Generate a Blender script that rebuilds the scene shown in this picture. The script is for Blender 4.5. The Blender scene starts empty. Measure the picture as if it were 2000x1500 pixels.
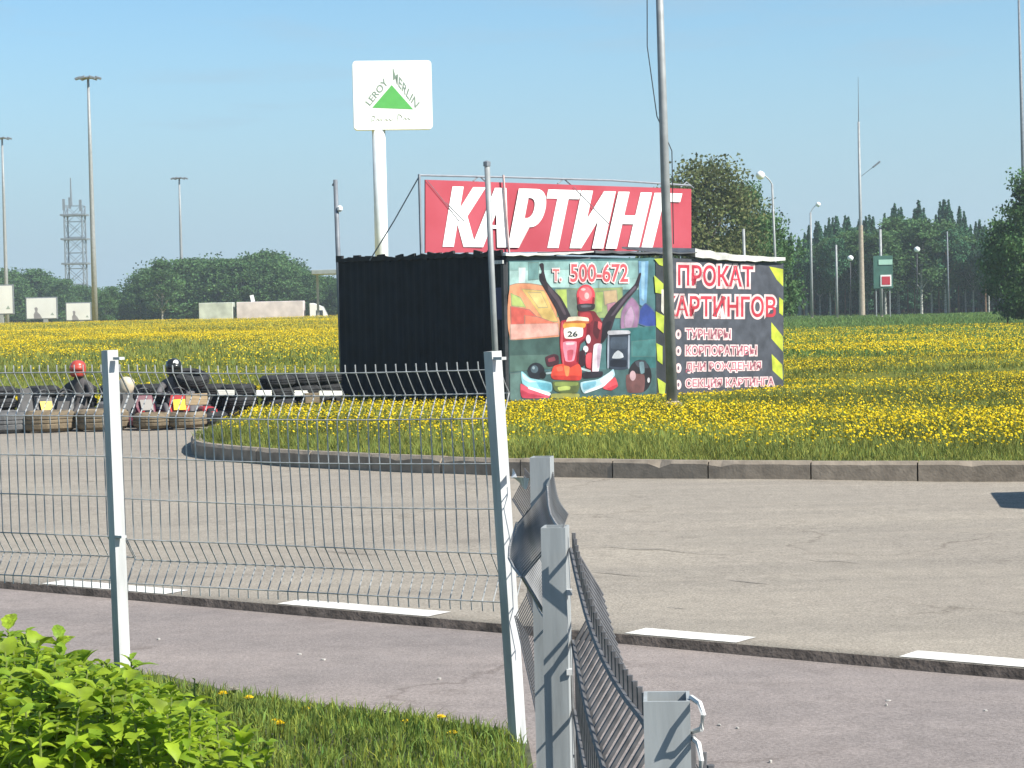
import bpy, math, random
import numpy as np
from mathutils import Vector, Matrix, noise
R = math.radians
sc = bpy.context.scene
col = sc.collection
rng = np.random.default_rng(7)
random.seed(7)

# ---------------------------------------------------------------- camera
FPX = 4200.0
PITCH, ROLL = math.atan(150 / FPX), R(1.3)
CAM = Vector((0, 0, 1.8))
_F = Vector((0, math.cos(PITCH), -math.sin(PITCH)))
_R0 = Vector((1, 0, 0)); _U0 = Vector((0, math.sin(PITCH), math.cos(PITCH)))
_R = _R0 * math.cos(ROLL) - _U0 * math.sin(ROLL)
_U = _U0 * math.cos(ROLL) + _R0 * math.sin(ROLL)
cd = bpy.data.cameras.new('camera'); cam = bpy.data.objects.new('camera', cd); col.objects.link(cam)
cam.matrix_world = Matrix(((_R.x, _U.x, -_F.x, CAM.x), (_R.y, _U.y, -_F.y, CAM.y), (_R.z, _U.z, -_F.z, CAM.z), (0, 0, 0, 1)))
cd.sensor_width = 36; cd.lens = 36 * FPX / 2000; cd.clip_start = 0.05; cd.clip_end = 6000
sc.camera = cam

# ---------------------------------------------------------------- sky, sun, exposure
SUN_EL, SUN_AZ = R(43), math.atan2(0.86, -0.51)        # azimuth measured from +Y towards +X
w = bpy.data.worlds.new('World'); sc.world = w; w.use_nodes = True
nt = w.node_tree; N = nt.nodes; L = nt.links
sky = N.new('ShaderNodeTexSky'); sky.sky_type = 'NISHITA'; sky.sun_disc = False
sky.sun_elevation = SUN_EL; sky.sun_rotation = SUN_AZ
sky.altitude = 0; sky.air_density = 1.0; sky.dust_density = 0.3; sky.ozone_density = 4.0
bg = N['Background']; bg.inputs[1].default_value = 0.085
tc = N.new('ShaderNodeTexCoord'); mp = N.new('ShaderNodeMapping'); mp.inputs['Scale'].default_value = (3.0, 3.0, 22.0)
nz = N.new('ShaderNodeTexNoise'); nz.inputs['Scale'].default_value = 2.2; nz.inputs['Detail'].default_value = 6; nz.inputs['Roughness'].default_value = 0.55
rp = N.new('ShaderNodeValToRGB'); rp.color_ramp.elements[0].position = 0.46; rp.color_ramp.elements[1].position = 0.78
rp.color_ramp.elements[1].color = (0.75, 0.75, 0.75, 1)
mx = N.new('ShaderNodeMix'); mx.data_type = 'RGBA'
tint = N.new('ShaderNodeMix'); tint.data_type = 'RGBA'; tint.blend_type = 'MULTIPLY'; tint.inputs[0].default_value = 1
tint.inputs[7].default_value = (0.69, 0.85, 0.87, 1)
L.new(sky.outputs[0], tint.inputs[6])
L.new(tc.outputs['Generated'], mp.inputs[0]); L.new(mp.outputs[0], nz.inputs[0]); L.new(nz.outputs[0], rp.inputs[0])
sx = N.new('ShaderNodeSeparateXYZ'); L.new(tc.outputs['Generated'], sx.inputs[0])
mr = N.new('ShaderNodeMapRange'); mr.inputs[1].default_value = 0.0; mr.inputs[2].default_value = 0.17; mr.inputs[3].default_value = 0.95; mr.inputs[4].default_value = 0.0; mr.interpolation_type = 'SMOOTHSTEP'
L.new(sx.outputs[2], mr.inputs[0]); mxx = N.new('ShaderNodeMath'); mxx.operation = 'MAXIMUM'; L.new(rp.outputs[0], mxx.inputs[0]); L.new(mr.outputs[0], mxx.inputs[1])   # hazy layer all round the horizon
L.new(mxx.outputs[0], mx.inputs[0]); L.new(tint.outputs[2], mx.inputs[6]); mx.inputs[7].default_value = (2.5, 3.5, 4.35, 1)
L.new(mx.outputs[2], bg.inputs[0])
sd = bpy.data.lights.new('sun', 'SUN'); sd.energy = 4.6; sd.angle = R(0.53); sd.color = (1.0, 0.95, 0.86)
so = bpy.data.objects.new('sun', sd); col.objects.link(so)
SDIR = Vector((math.sin(SUN_AZ) * math.cos(SUN_EL), math.cos(SUN_AZ) * math.cos(SUN_EL), math.sin(SUN_EL)))
so.rotation_euler = SDIR.to_track_quat('Z', 'Y').to_euler(); so.location = SDIR * 60
vs = sc.view_settings; vs.view_transform = 'Standard'; vs.look = 'None'; vs.gamma = 1; vs.use_curve_mapping = False; vs.exposure = 1.0
try:
    sc.cycles.use_denoising = True
    sc.cycles.max_bounces = 6; sc.cycles.transparent_max_bounces = 8
except Exception: pass

# ---------------------------------------------------------------- helpers
def ray(px, py):
    return _F + _R * ((px - 1000) / FPX) + _U * ((750 - py) / FPX)
def at_z(px, py, z):
    d = ray(px, py); return CAM + d * ((z - CAM.z) / d.z)
def at_y(px, py, y):
    d = ray(px, py); return CAM + d * (y / d.y)
def at_plane(px, py, p0, n):
    d = ray(px, py); return CAM + d * ((p0 - CAM).dot(n) / d.dot(n))
def lin(r, g, b):
    f = lambda c: (c / 255) / 12.92 if c <= 10 else (((c / 255) + 0.055) / 1.055) ** 2.4
    return (f(r), f(g), f(b))

MATS = {}
def mat(name, colr, rough=0.7, var=0.12, scale=6.0, bump=0.0, bscale=None, metal=0.0, spec=0.4, coat=0.0, col2=None, detail=5, trans=0.0, attr=None, stretch=None):
    if name in MATS: return MATS[name]
    m = bpy.data.materials.new(name); m.use_nodes = True
    nt = m.node_tree; N = nt.nodes; L = nt.links
    b = N['Principled BSDF']; b.inputs['Roughness'].default_value = rough; b.inputs['Metallic'].default_value = metal
    b.inputs['Specular IOR Level'].default_value = spec
    if coat: b.inputs['Coat Weight'].default_value = coat
    tc = N.new('ShaderNodeTexCoord'); src = tc.outputs['Object']
    if stretch:
        mp = N.new('ShaderNodeMapping'); mp.inputs['Scale'].default_value = stretch; L.new(src, mp.inputs[0]); src = mp.outputs[0]
    nz = N.new('ShaderNodeTexNoise'); nz.inputs['Scale'].default_value = scale; nz.inputs['Detail'].default_value = detail
    L.new(src, nz.inputs['Vector'])
    c2 = col2 if col2 else tuple(max(0, c * (1 - 2 * var)) for c in colr)
    c1 = colr if col2 else tuple(min(1, c * (1 + var)) for c in colr)
    rp = N.new('ShaderNodeValToRGB'); rp.color_ramp.elements[0].position = 0.32; rp.color_ramp.elements[1].position = 0.68
    rp.color_ramp.elements[0].color = (*c2, 1); rp.color_ramp.elements[1].color = (*c1, 1)
    L.new(nz.outputs[0], rp.inputs[0]); out = rp.outputs[0]
    if attr:
        at = N.new('ShaderNodeAttribute'); at.attribute_name = attr
        mm = N.new('ShaderNodeMix'); mm.data_type = 'RGBA'; mm.blend_type = 'MULTIPLY'; mm.inputs[0].default_value = 1
        L.new(out, mm.inputs[6]); L.new(at.outputs['Color'], mm.inputs[7]); out = mm.outputs[2]
    L.new(out, b.inputs['Base Color'])
    if bump:
        n2 = N.new('ShaderNodeTexNoise'); n2.inputs['Scale'].default_value = bscale or scale * 4; n2.inputs['Detail'].default_value = 6
        L.new(src, n2.inputs['Vector'])
        bp = N.new('ShaderNodeBump'); bp.inputs['Strength'].default_value = bump; bp.inputs['Distance'].default_value = 0.02
        L.new(n2.outputs[0], bp.inputs['Height']); L.new(bp.outputs[0], b.inputs['Normal'])
    if trans:
        t = N.new('ShaderNodeBsdfTranslucent'); L.new(out, t.inputs[0])
        ms = N.new('ShaderNodeMixShader'); ms.inputs[0].default_value = trans
        L.new(b.outputs[0], ms.inputs[1]); L.new(t.outputs[0], ms.inputs[2]); L.new(ms.outputs[0], N['Material Output'].inputs[0])
    MATS[name] = m
    return m

def tag(o, label=None, cat=None, group=None, kind=None):
    if label: o['label'] = label
    if cat: o['category'] = cat
    if group: o['group'] = group
    if kind: o['kind'] = kind
    return o
def empty(name, loc=(0, 0, 0), rz=0.0, parent=None):
    o = bpy.data.objects.new(name, None); col.objects.link(o); o.location = loc; o.rotation_euler = (0, 0, rz); o.empty_display_size = 0.1
    if parent: o.parent = parent
    return o
def link_mesh(name, me, m, parent=None, loc=None, smooth=False):
    o = bpy.data.objects.new(name, me); col.objects.link(o)
    if m and not me.materials: me.materials.append(m)
    if parent: o.parent = parent
    if loc is not None: o.location = loc
    if smooth: me.polygons.foreach_set('use_smooth', [True] * len(me.polygons))
    return o
def copy_tree(o, parent=None):
    c = o.copy(); col.objects.link(c)
    if parent is not None: c.parent = parent
    for ch in list(o.children): copy_tree(ch, c)
    return c

class MB:
    def __init__(s): s.v = []; s.f = []
    def add(s, vs, fs):
        n = len(s.v); s.v += [tuple(v) for v in vs]; s.f += [tuple(i + n for i in f) for f in fs]; return s
    def box(s, c, d, M=None):
        x, y, z = d[0] / 2, d[1] / 2, d[2] / 2
        vs = [Vector((a * x, b * y, e * z)) for e in (-1, 1) for b in (-1, 1) for a in (-1, 1)]
        if M is not None: vs = [M @ v for v in vs]
        vs = [v + Vector(c) for v in vs]
        return s.add(vs, [(0, 2, 3, 1), (4, 5, 7, 6), (0, 1, 5, 4), (2, 6, 7, 3), (0, 4, 6, 2), (1, 3, 7, 5)])
    def tube(s, pts, r, n=6, cap=True, r1=None):
        pts = [Vector(p) for p in pts]; rings = []
        k = len(pts)
        for i, p in enumerate(pts):
            t = (pts[min(i + 1, k - 1)] - pts[max(i - 1, 0)]).normalized()
            a = Vector((0, 0, 1)) if abs(t.z) < 0.9 else Vector((1, 0, 0))
            u = t.cross(a).normalized(); v = t.cross(u)
            rr = r if r1 is None else (r + (r1 - r) * i / (k - 1))
            if isinstance(r, (list, tuple)): rr = r[i]
            rings.append([p + u * math.cos(2 * math.pi * j / n) * rr + v * math.sin(2 * math.pi * j / n) * rr for j in range(n)])
        vs = [q for g in rings for q in g]; fs = []
        for i in range(k - 1):
            for j in range(n):
                fs.append((i * n + j, (i + 1) * n + j, (i + 1) * n + (j + 1) % n, i * n + (j + 1) % n))
        if cap: fs += [tuple(range(n)), tuple((k - 1) * n + j for j in range(n - 1, -1, -1))]
        return s.add(vs, fs)
    def lathe(s, prof, n=20, c=(0, 0, 0), axis='z', closed=False):
        vs = []
        for (r, z) in prof:
            for j in range(n):
                a = 2 * math.pi * j / n; p = (r * math.cos(a), r * math.sin(a), z)
                if axis == 'x': p = (p[2], p[0], p[1])
                if axis == 'y': p = (p[0], p[2], p[1])
                vs.append(Vector(p) + Vector(c))
        k = len(prof); fs = []
        for i in range(k if closed else k - 1):
            i2 = (i + 1) % k
            for j in range(n): fs.append((i * n + j, i * n + (j + 1) % n, i2 * n + (j + 1) % n, i2 * n + j))
        if not closed: fs += [tuple(range(n - 1, -1, -1)), tuple((k - 1) * n + j for j in range(n))]
        return s.add(vs, fs)
    def prism(s, poly, h0, h1, axis='z'):
        n = len(poly)
        f = {'z': lambda a, b, h: (a, b, h), 'x': lambda a, b, h: (h, a, b), 'y': lambda a, b, h: (a, h, b)}[axis]
        vs = [f(a, b, h0) for a, b in poly] + [f(a, b, h1) for a, b in poly]
        fs = [tuple(range(n - 1, -1, -1)), tuple(range(n, 2 * n))] + [(i, (i + 1) % n, n + (i + 1) % n, n + i) for i in range(n)]
        return s.add(vs, fs)
    def mesh(s, name):
        me = bpy.data.meshes.new(name); me.from_pydata(s.v, [], s.f); me.update(); return me
    def build(s, name, m, parent=None, smooth=False, bevel=0.0, loc=None, recalc=True):
        me = s.mesh(name)
        if recalc:
            import bmesh
            bm = bmesh.new(); bm.from_mesh(me); bmesh.ops.recalc_face_normals(bm, faces=bm.faces)
            if bevel: bmesh.ops.bevel(bm, geom=list(bm.edges), offset=bevel, segments=1, affect='EDGES')
            bm.to_mesh(me); bm.free()
        return link_mesh(name, me, m, parent, loc, smooth)

def np_mesh(name, V, F3, colors=None, attr='tint'):
    """fast mesh from numpy arrays; F3 (n,3) or (n,4)"""
    me = bpy.data.meshes.new(name); k = F3.shape[1]
    me.vertices.add(len(V)); me.vertices.foreach_set('co', V.astype(np.float32).ravel())
    me.loops.add(F3.size); me.loops.foreach_set('vertex_index', F3.astype(np.int32).ravel())
    me.polygons.add(len(F3)); me.polygons.foreach_set('loop_start', (np.arange(len(F3)) * k).astype(np.int32))
    me.update(calc_edges=True)
    if colors is not None:
        a = me.color_attributes.new(attr, 'FLOAT_COLOR', 'POINT')
        c4 = np.ones((len(V), 4), np.float32); c4[:, :3] = colors; a.data.foreach_set('color', c4.ravel())
    return me

# text -> triangles normalised to a unit box
def text_geo(s, offset=0.0, shear=0.0, space=1.0, bold=0.0):
    def geo(off):
        cu = bpy.data.curves.new('lettering', 'FONT'); cu.body = s; cu.offset = off; cu.shear = shear; cu.resolution_u = 3; cu.space_character = space
        o = bpy.data.objects.new('lettering', cu); col.objects.link(o)
        dg = bpy.context.evaluated_depsgraph_get(); dg.update()
        me = bpy.data.meshes.new_from_object(o.evaluated_get(dg))
        V = np.array([v.co[:2] for v in me.vertices]); F = [tuple(p.vertices) for p in me.polygons]
        bpy.data.objects.remove(o); bpy.data.curves.remove(cu); bpy.data.meshes.remove(me)
        return V, F
    V0, F0 = geo(bold); lo, hi = V0.min(0), V0.max(0)
    V, F = geo(bold + offset) if offset else (V0, F0)
    return (V - lo) / (hi - lo), F
def print_text(name, s, quad, p0, n, lift, m, parent, thick=(0,), **kw):
    """quad: photo pixels bl, br, tr, tl that the lettering fills, lying on the plane (p0, n)"""
    V, F = text_geo(s, **kw); bl, br, tr, tl = [Vector(q) for q in quad]; mb = MB()
    for i, dx in enumerate(thick):
        pts = []
        for a, b in V:
            q = bl * (1 - a) * (1 - b) + br * a * (1 - b) + tr * a * b + tl * (1 - a) * b
            pts.append(at_plane(q.x + dx, q.y, p0, n) + n * (lift + i * .0006))
        mb.add(pts, F)
    o = mb.build(name, m, parent, recalc=False)
    return o
def print_poly(name, pts, p0, n, lift, m, parent):
    P = [at_plane(x, y, p0, n) + n * lift for x, y in pts]
    return MB().add(P, [tuple(range(len(P)))]).build(name, m, parent, recalc=False)

# ---------------------------------------------------------------- materials
M_white = mat('white_paint', (0.80, 0.80, 0.78), 0.5, 0.04, 3)
M_galv = mat('galvanised_steel', (0.50, 0.51, 0.51), 0.6, 0.16, 16, 0.05, 60, metal=0.1, stretch=(1, 1, .14), detail=8)
M_post = mat('grey_painted_post', (0.30, 0.32, 0.325), 0.65, 0.13, 22, 0.05, 50, stretch=(1, 1, .12), detail=8)
M_wire2 = mat('dull_dark_wire', (0.10, 0.10, 0.105), 0.6, 0.2, 30)
M_wire = mat('zinc_wire', (0.42, 0.43, 0.43), 0.5, 0.15, 30, metal=0.3)
M_pole = mat('weathered_zinc_pole', (0.17, 0.19, 0.215), 0.6, 0.12, 5, metal=0.2)
M_pale_pole = mat('pale_steel_pole', (0.28, 0.295, 0.30), 0.55, 0.1, 5, metal=0.15)
M_conc = mat('concrete_pole', (0.36, 0.30, 0.23), 0.9, 0.12, 5, 0.3)
M_black = mat('black_rubber', (0.022, 0.023, 0.025), 0.85, 0.3, 8, 0.3, 40)
M_tan = mat('dusty_tan_rubber', (0.165, 0.128, 0.082), 0.95, 0.16, 5, 0.4, 30)
M_greyrub = mat('dusty_grey_rubber', (0.10, 0.10, 0.10), 0.95, 0.16, 5, 0.4, 30)
M_dark = mat('dark_steel', (0.03, 0.032, 0.036), 0.5, 0.2, 8)
M_glass = mat('car_glass', (0.02, 0.025, 0.03), 0.08, 0.05, 2, spec=0.8)
M_chrome = mat('bright_steel', (0.6, 0.6, 0.6), 0.3, 0.1, 8, metal=0.8)

# ================================================================= ground, road, terrain
Z_WALK = -0.052
gm = mat('far_earth', (0.07, 0.09, 0.035), 0.95, 0.2, 0.05)
g = MB().add([(-700, -120, -1.2), (700, -120, -1.2), (700, 1300, -1.2), (-700, 1300, -1.2)], [(0, 1, 2, 3)]).build('ground', gm)
tag(g, kind='structure')

E0 = at_z(60, 1140, 0); E1 = at_z(1990, 1305, 0)                 # the long edge of the road
ed = (E1 - E0).normalized(); en = Vector((-ed.y, ed.x, 0))      # en points away from the camera
if en.y < 0: en = -en

def asphalt(name, c1, c2, speck, mscale):
    m = bpy.data.materials.new(name); m.use_nodes = True; nt = m.node_tree; N = nt.nodes; L = nt.links
    b = N['Principled BSDF']; b.inputs['Roughness'].default_value = 0.9; b.inputs['Specular IOR Level'].default_value = 0.25
    tc = N.new('ShaderNodeTexCoord')
    def nzn(sc_, det=6, rough=0.55, src=tc.outputs['Object']):
        n = N.new('ShaderNodeTexNoise'); n.inputs['Scale'].default_value = sc_; n.inputs['Detail'].default_value = det; n.inputs['Roughness'].default_value = rough
        L.new(src, n.inputs['Vector']); return n
    def ramp(src, p0, c0, p1, c1):
        r = N.new('ShaderNodeValToRGB'); r.color_ramp.elements[0].position = p0; r.color_ramp.elements[1].position = p1
        r.color_ramp.elements[0].color = (*c0, 1); r.color_ramp.elements[1].color = (*c1, 1); L.new(src, r.inputs[0]); return r.outputs[0]
    def mixc(a, c, f, mode='MULTIPLY'):
        x = N.new('ShaderNodeMix'); x.data_type = 'RGBA'; x.blend_type = mode
        if isinstance(f, float): x.inputs[0].default_value = f
        else: L.new(f, x.inputs[0])
        L.new(a, x.inputs[6])
        if isinstance(c, tuple): x.inputs[7].default_value = (*c, 1)
        else: L.new(c, x.inputs[7])
        return x.outputs[2]
    base = ramp(nzn(mscale, 5).outputs[0], 0.35, c2, 0.65, c1)
    fine = ramp(nzn(55, 3, 0.7).outputs[0], 0.34, (0.55, 0.54, 0.53), 0.62, (1.1, 1.1, 1.1))
    base = mixc(base, fine, speck)
    # tyre-worn bands that follow the road
    mp = N.new('ShaderNodeMapping'); mp.inputs['Rotation'].default_value = (0, 0, -math.atan2(ed.y, ed.x) - R(8)); mp.inputs['Scale'].default_value = (0.12, 1.1, 1)
    L.new(tc.outputs['Object'], mp.inputs[0])
    band = ramp(nzn(1.6, 4, 0.5, mp.outputs[0]).outputs[0], 0.40, (0.80, 0.80, 0.80), 0.60, (1.06, 1.05, 1.03))
    base = mixc(base, band, 0.45)
    base = mixc(base, ramp(nzn(7, 5, 0.7).outputs[0], 0.35, (0.84, 0.84, 0.84), 0.65, (1.06, 1.06, 1.06)), 0.8)
    base = mixc(base, ramp(nzn(1.9, 3, 0.5).outputs[0], 0.62, (1, 1, 1), 0.74, (0.78, 0.77, 0.76)), 0.6)
    # cracks, kept to patches
    vo = N.new('ShaderNodeTexVoronoi'); vo.feature = 'DISTANCE_TO_EDGE'; vo.inputs['Scale'].default_value = 0.55
    wv = nzn(1.3, 5, 0.6); ad = N.new('ShaderNodeVectorMath'); ad.operation = 'MULTIPLY_ADD'
    L.new(wv.outputs['Color'], ad.inputs[0]); ad.inputs[1].default_value = (1.4, 1.4, 0); L.new(tc.outputs['Object'], ad.inputs[2]); L.new(ad.outputs[0], vo.inputs['Vector'])
    ck = ramp(vo.outputs['Distance'], 0.003, (0.68, 0.66, 0.64), 0.02, (1, 1, 1))
    pm = ramp(nzn(0.35, 3).outputs[0], 0.50, (0, 0, 0), 0.60, (0.9, 0.9, 0.9))
    base = mixc(base, ck, pm)
    L.new(base, b.inputs['Base Color'])
    bp = N.new('ShaderNodeBump'); bp.inputs['Strength'].default_value = 0.5; bp.inputs['Distance'].default_value = 0.012
    L.new(nzn(70, 4, 0.7).outputs[0], bp.inputs['Height']); L.new(bp.outputs[0], b.inputs['Normal'])
    return m
M_road = asphalt('worn_asphalt', (0.335, 0.299, 0.250), (0.297, 0.265, 0.225), 0.9, 0.5)
M_walk = asphalt('footway_asphalt', (0.280, 0.242, 0.226), (0.244, 0.214, 0.203), 0.65, 0.7)

def bumpy_strip(name, a0, along, across, La, Lc, na, nc, zf, m, skirt=None):
    V = []; F = []
    for i in range(na + 1):
        for j in range(nc + 1):
            p = a0 + along * (La * i / na) + across * (Lc * (j / nc) ** 1.3)
            V.append((p.x, p.y, zf(p.x, p.y, j)))
    for i in range(na):
        for j in range(nc):
            a = i * (nc + 1) + j; F.append((a, a + nc + 1, a + nc + 2, a + 1))
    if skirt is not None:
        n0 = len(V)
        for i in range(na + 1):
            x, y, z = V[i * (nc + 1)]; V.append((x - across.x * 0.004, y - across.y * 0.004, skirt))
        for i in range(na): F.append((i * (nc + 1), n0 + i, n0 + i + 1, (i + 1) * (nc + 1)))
    o = MB().add(V, F).build(name, m, recalc=False, smooth=False)
    if skirt is not None:
        o.data.materials.append(mat('shaded_broken_asphalt_edge', (0.075, 0.062, 0.055), 0.95, 0.3, 9, 0.6))  # broken edge: dirt and the shade on the step face both in this dark colour
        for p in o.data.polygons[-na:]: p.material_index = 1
    return tag(o, kind='structure')
def road_z(x, y, j):
    z = 0.028 * noise.noise(Vector((x * 0.35, y * 0.35, 1))) + 0.012 * noise.noise(Vector((x * 1.1, y * 1.1, 5)))
    return z * min(1, max(0, j - 2) / 6)
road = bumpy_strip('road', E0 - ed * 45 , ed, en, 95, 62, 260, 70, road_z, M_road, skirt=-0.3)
for p in road.data.polygons: p.use_smooth = True
def walk_z(x, y, j): return Z_WALK + 0.010 * noise.noise(Vector((x * 0.5, y * 0.5, 3)))
fw = bumpy_strip('footway', E0 - ed * 45 + en * 0.3, ed, -en, 95, 24, 150, 40, walk_z, M_walk)
for p in fw.data.polygons: p.use_smooth = True

def catmull_pts(P, n=8):
    out = []
    for i in range(len(P) - 1):
        a, b, c, d = P[max(i - 1, 0)], P[i], P[i + 1], P[min(i + 2, len(P) - 1)]
        for k in range(n):
            t = k / n; out.append(0.5 * ((2 * b) + (c - a) * t + (2 * a - 5 * b + 4 * c - d) * t * t + (3 * b - a - 3 * c + d) * t ** 3))
    return out + [P[-1]]
# dashed white road line along the edge
M_line = mat('worn_white_road_paint', (0.74, 0.72, 0.68), 0.8, 0.05, 22, 0.2, col2=(.46, .44, .40), detail=9)
for a, b in ((-360, 2 - 160), (76, 318), (537, 832), (1216, 1434), (1752, 2060)):
    A = at_z(a, 1140 + (a - 60) * 165 / 1930, 0); B = at_z(b, 1140 + (b - 60) * 165 / 1930, 0)
    ta = (A - E0).dot(ed); tb = (B - E0).dot(ed); V = []; F = []
    n = 10
    for i in range(n + 1):
        t = ta + (tb - ta) * i / n
        for k, q in enumerate((0.02, 0.13, 0.235)):
            p = E0 + ed * t + en * (q + 0.006 * noise.noise(Vector((t * 4, k * 7, 0))))
            V.append((p.x, p.y, 0.004))
    for i in range(n):
        for k in range(2): F.append((i * 3 + k, i * 3 + 3 + k, i * 3 + 4 + k, i * 3 + k + 1))
    o = MB().add(V, F).build('road_line', M_line, road, recalc=False)

# cracks that break the road surface
M_crack = mat('road_crack', (.19, .17, .15), .95, .2, 12); random.seed(41)
for pts in ([(1135, 1066), (1190, 1067), (1250, 1071), (1300, 1072), (1360, 1079), (1430, 1081)], [(1560, 1090), (1610, 1096), (1650, 1097), (1692, 1103)], [(1425, 1133), (1460, 1136), (1500, 1140)], [(1215, 1169), (1240, 1173), (1268, 1173)], [(1160, 1119), (1200, 1121), (1250, 1126)], [(1300, 1186), (1340, 1190)], [(520, 1010), (600, 1016), (690, 1018)], [(620, 1075), (700, 1082), (760, 1083)]):
    W_ = [at_z(x, y, 0) for x, y in pts]; W_ = catmull_pts(W_); V = []; F = []
    for i, p in enumerate(W_):
        k = math.sin(math.pi * min(.97, max(.03, i / (len(W_) - 1)))); wd = (.011 + .010 * noise.noise(p * 4)) * k + .002; jx = .03 * noise.noise(p * 5)
        z = road_z(p.x, p.y, 20) + .009; V += [(p.x, p.y + jx - wd, z), (p.x, p.y + jx + wd, z)]
    for i in range(len(W_) - 1): F.append((2 * i, 2 * i + 2, 2 * i + 3, 2 * i + 1))
    MB().add(V, F).build('crack', M_crack, road, recalc=False)

# grass verge under the fence
vg0 = at_z(0, 1300, Z_WALK); vg1 = at_z(1012, 1446, Z_WALK)
vd = (vg1 - vg0).normalized(); vn = Vector((-vd.y, vd.x, 0)); vn = vn if vn.y > 0 else -vn
M_soil = mat('verge_soil', (0.06, 0.065, 0.03), 0.95, 0.3, 8, 0.5)
def verge_edge_s(x, y): return (Vector((x, y, 0)) - Vector((vg1.x, vg1.y, 0))).dot(vn)
V = []; F = []; na, nc = 60, 30
FX = lambda y: 0.20 - 0.021 * y                                 # x of the fence line that runs towards the camera
for i in range(na + 1):
    for j in range(nc + 1):
        y = -6 + 24 * i / na
        xe = FX(y) + 0.02
        yy = y
        x = xe - 16 * (j / nc) ** 1.5
        s = verge_edge_s(x, yy)
        e = 0.05 * noise.noise(Vector((x * 3, yy * 3, 0)))
        z = Z_WALK + 0.02 + 0.03 * noise.noise(Vector((x * 1.3, yy * 1.3, 2))) + min(0.10, max(-0.25, -(s + e) * 0.12))
        V.append((x, yy, z))
for i in range(na):
    for j in range(nc):
        a = i * (nc + 1) + j; F.append((a, a + 1, a + nc + 2, a + nc + 1))
verge = tag(MB().add(V, F).build('grass_verge_ground', M_soil, recalc=False), kind='structure')

# kerb line of the island (bottom edge read off the photograph)
kp = [(402, 858), (376, 874), (380, 891), (430, 899), (520, 907), (700, 918), (960, 929), (1200, 933), (1400, 936), (1600, 937), (2000, 938), (2300, 940)]
KW = [at_z(x, y, 0) for x, y in kp]
KW = [KW[0] + Vector((0.9, 4.5, 0)), KW[0] + Vector((0.25, 1.6, 0))] + KW
last = KW[-1]
KW += [last + Vector((4, -0.9, 0)), last + Vector((12, -2.2, 0))]
def catmull(P, n=12):
    out = []
    for i in range(len(P) - 1):
        a, b, c, d = P[max(i - 1, 0)], P[i], P[i + 1], P[min(i + 2, len(P) - 1)]
        for k in range(n):
            t = k / n
            out.append(0.5 * ((2 * b) + (c - a) * t + (2 * a - 5 * b + 4 * c - d) * t * t + (3 * b - a - 3 * c + d) * t ** 3))
    return out + [P[-1]]
KC = catmull(KW)
KL = [0.0]
for a, b in zip(KC, KC[1:]): KL.append(KL[-1] + (b - a).length)
def kpt(s):
    i = max(0, min(len(KC) - 2, int(np.searchsorted(KL, s)) - 1)); t = (s - KL[i]) / max(1e-6, KL[i + 1] - KL[i])
    p = KC[i].lerp(KC[i + 1], t); d = (KC[i + 1] - KC[i]).normalized(); return p, d
KH = 0.185
M_kerb = mat('weathered_concrete_kerb', (0.255, 0.215, 0.170), 0.95, 0.14, 7, 0.2, 40)
kerb = tag(empty('kerb', KC[30]), kind='structure'); kerb.location = (0, 0, 0)
# joint positions visible at right: fit the stone length to them
s = 0.0; kerb_stones = []
def s_of(px):   # arc length where the kerb base passes this photo column
    best, bs = 1e9, 0
    for i, p in enumerate(KC):
        if i < 30: continue
        d = p - CAM; x = 1000 + FPX * d.dot(_R) / d.dot(_F)
        if abs(x - px) < best: best, bs = abs(x - px), KL[i]
    return bs
j0 = s_of(1390); j1 = s_of(1775); SL = (j1 - j0) / 2
s = j0 - SL * int(j0 / SL)
random.seed(3)
while s + SL < KL[-1]:
    V = []; n = 8; gap = 0.008
    tiltz = random.uniform(-0.006, 0.008); push = random.uniform(-0.008, 0.008)
    for i in range(n + 1):
        t = s + gap + (SL - 2 * gap) * i / n; p, d = kpt(t); nn = Vector((d.y, -d.x, 0))        # outward (to the road)
        p = p + nn * push
        hh = KH + tiltz
        ch = 0.034 + 0.016 * max(0, noise.noise(Vector((t * 5, 1, 0)))) 
        chip = 0.06 * max(0, noise.noise(Vector((t * 3.1, 7, 0))) - 0.28) * 3
        ch += chip
        out = lambda a, z: V.append(tuple(p + nn * a + Vector((0, 0, z))))
        out(0.0, -0.1); out(0.0, hh - ch); out(-ch * 0.8, hh); out(-0.14, hh - 0.003); out(-0.14, -0.1)
    F = []
    for i in range(n):
        for k in range(4): F.append((i * 5 + k, i * 5 + k + 1, i * 5 + 6 + k, i * 5 + 5 + k))
    F += [(0, 1, 2, 3, 4), tuple(n * 5 + k for k in (4, 3, 2, 1, 0))]
    MB().add(V, F).build('kerb_stone', M_kerb, kerb, recalc=True)
    s += SL

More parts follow.
